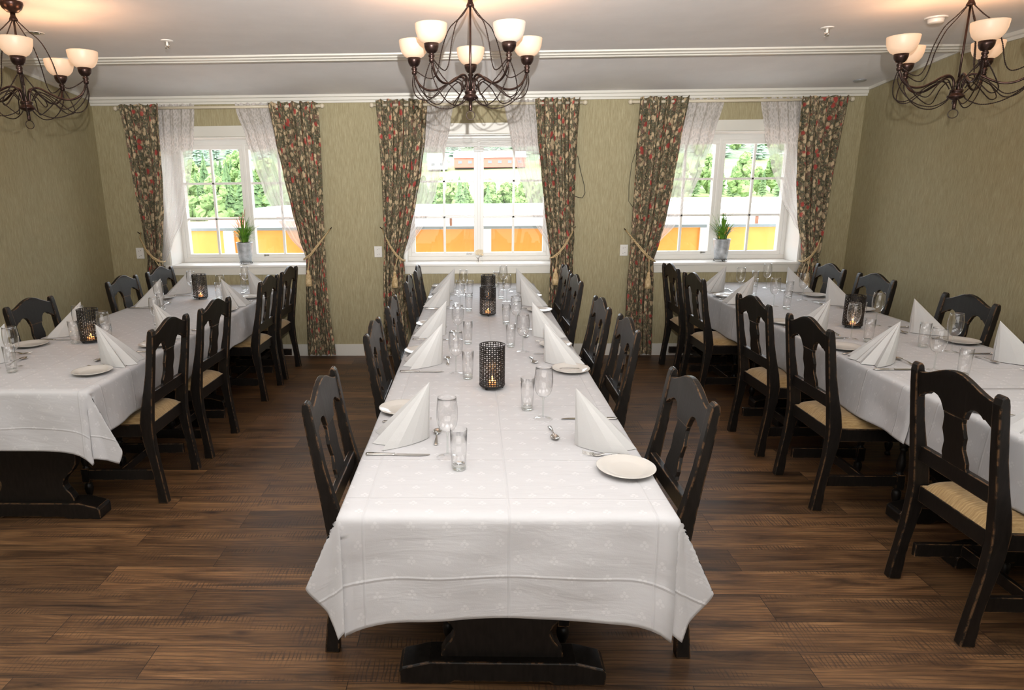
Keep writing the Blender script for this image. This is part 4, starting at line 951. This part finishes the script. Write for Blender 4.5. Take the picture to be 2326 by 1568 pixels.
def building(x, y, w, d, h, roof, label, wall='house', roofm='roofgrey', nwin=5, z=None, flat=False):
    z = ground_z(x, y) if z is None else z
    t = thing('building', label, 'building', (x, y, z))
    MB().box((0, 0, h/2), (w, d, h)).build('walls', wall, t)
    if flat: MB().box((0, 0, h+.1), (w+.5, d+.5, .22)).build('roof', roofm, t)
    else: MB().prism([(-d/2-.4, h), (d/2+.4, h), (0, h+roof)], lambda p, k: ((k-.5)*(w+.6), p[0], p[1])).build('roof', roofm, t)
    for i in range(nwin): MB().box(((i-(nwin-1)/2)*w/(nwin+.2), -d/2-.03, h*.55), (min(1.4, w/nwin*.45), .08, h*.3)).build('window', 'winddark', t)
    return t
building(3, 64, 46, 12, 4.85, .8, 'long low white building beyond the balcony in the middle window', flat=True, roofm='roofgrey', nwin=6, z=-5.1)
building(-24, 78, 14, 10, 2.0, 1.5, 'low building with red roof seen in the left window', roofm='redroof', nwin=4, z=-5.1)
building(-17.5, 50, 8, 7, 2.9, 1.5, 'small red roofed shed in front of the trees in the left window', roofm='redroof', nwin=2, z=-5.1)
building(49, 132, 34, 14, 2.5, 1.2, 'low white hall beyond the field in the right window', flat=True, roofm='roofgrey', nwin=0, z=-3.6)
building(6, 250, 26, 10, 3.4, 2.4, 'long white farmhouse on the far slope, right of centre', wall='redroof', roofm='house', nwin=7)
building(33, 252, 16, 9, 2.8, 2.2, 'smaller long house at the right end of the far slope', wall='redroof', roofm='house', nwin=4)
building(-13, 246, 7, 7, 3.2, 2.6, 'small white house on the far slope', roofm='house', nwin=2)
building(-22, 244, 5, 5, 2.4, 2.0, 'tiny white outbuilding left of the small white house on the far slope', roofm='house', nwin=1)
r = random.Random(21)
def spruce(mat, name):
    m = MB(); n = 15
    for k in range(n):
        z0 = .08+.88*k/n; z1 = z0+.13; rad = (.28*(1-k/n)**.9+.02)*r.uniform(.82, 1.12); seg = 9; vs = []
        for i in range(seg*2):
            a = PI*i/seg; q = rad*(1 if i % 2 else .5)*r.uniform(.75, 1.2); vs.append((q*math.cos(a), q*math.sin(a), z0+r.uniform(-.03, .02)))
        vs.append((0, 0, min(1, z1))); m._add(vs, [(i, (i+1) % (2*seg), 2*seg) for i in range(2*seg)])
    m.lathe([(.022, 0), (.018, .3), (.001, .9)], 6); return m.build(name, mat)
def leafy(mat, name):
    m = MB()
    for k in range(46):
        a = r.uniform(0, 6.28); z = r.uniform(.22, .95); q = r.uniform(.04, .24)*math.sin(PI*min(1, z*1.02)**1.3)**.7; rad = r.uniform(.045, .095)*(1.15-z*.5)
        prof = [(max(1e-4, math.sin(PI*i/7)), -math.cos(PI*i/7)) for i in range(8)]; o = len(m.v)
        m.lathe(prof, 9, Matrix.Translation((q*math.cos(a), q*math.sin(a), z)) @ Matrix.Diagonal((rad, rad, rad*1.35, 1)), False, False)
        for i in range(o, len(m.v)): v = Vector(m.v[i]); m.v[i] = tuple(v+Vector((1, 1, 1))*.0+Vector((r.uniform(-1, 1), r.uniform(-1, 1), r.uniform(-1, 1)))*.018)
    m.lathe([(.02, 0), (.012, .5)], 6); return m.build(name, mat)
KIND = {'spruce_tree': [spruce('spruce', 'spruce_tree') for _ in range(2)], 'birch_tree': [leafy('birch', 'birch_tree') for _ in range(2)], 'far_spruce': [spruce('hazyspruce', 'spruce_tree')]}
usedt = set()
TP = []
def tree(kind, x, y, h, w, label, group):
    rad = h*w*.27
    if any((x-a)**2+(y-b_)**2 < (rad+c)**2 for a, b_, c in TP): return
    if y > 230 and y < 275 and -28 < x < 42: return
    if y < 143 and abs(x-49) < 20: return
    if y > 230 and sum(1 for q in TP if q[1] > 230) >= 215: return
    TP.append((x, y, rad))
    s = r.choice(KIND[kind])
    if s.name in usedt: o = s.copy(); C.objects.link(o)
    else: o = s; usedt.add(s.name)
    o.location = (x, y, ground_z(x, y)-.1); o.scale = (h*w, h*w, h); o.rotation_euler = (0, 0, r.uniform(0, 6.28))
    tag(o, label, 'tree', group)
# near belt of trees
for k in range(1100):
    s_ = ws(); y = r.uniform(98, 175); x = s_*y
    if -.085 < s_ < .13: y = r.uniform(100, 125); x = s_*y; top = r.uniform(2.0, 3.6)
    else: top = 1.7+y*r.uniform(.018, .056)
    h = top-ground_z(x, y)
    kind = 'birch_tree' if r.random() < (.6 if abs(s_) < .13 else .42) else 'spruce_tree'
    lb = {'birch_tree': 'light green leafy tree in the belt behind the yard', 'spruce_tree': 'dark green pointed spruce in the belt behind the yard'}[kind]
    tree(kind, x, y, h, r.uniform(.55, .85) if kind == 'spruce_tree' else r.uniform(.9, 1.3), lb, lb.replace('tree in', 'trees in').replace('spruce in', 'spruces in'))
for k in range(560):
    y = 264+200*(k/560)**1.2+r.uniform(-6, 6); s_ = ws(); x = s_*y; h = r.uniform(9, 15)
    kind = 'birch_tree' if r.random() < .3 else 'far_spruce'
    lb = {'birch_tree': 'pale leafy tree on the far hillside', 'far_spruce': 'haze-tinted spruce on the far hillside'}[kind]
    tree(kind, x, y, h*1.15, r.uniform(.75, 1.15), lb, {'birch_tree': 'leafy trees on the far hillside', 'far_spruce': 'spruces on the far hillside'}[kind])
for s in KIND.values():
    for o in s:
        if o.name not in usedt: bpy.data.objects.remove(o)
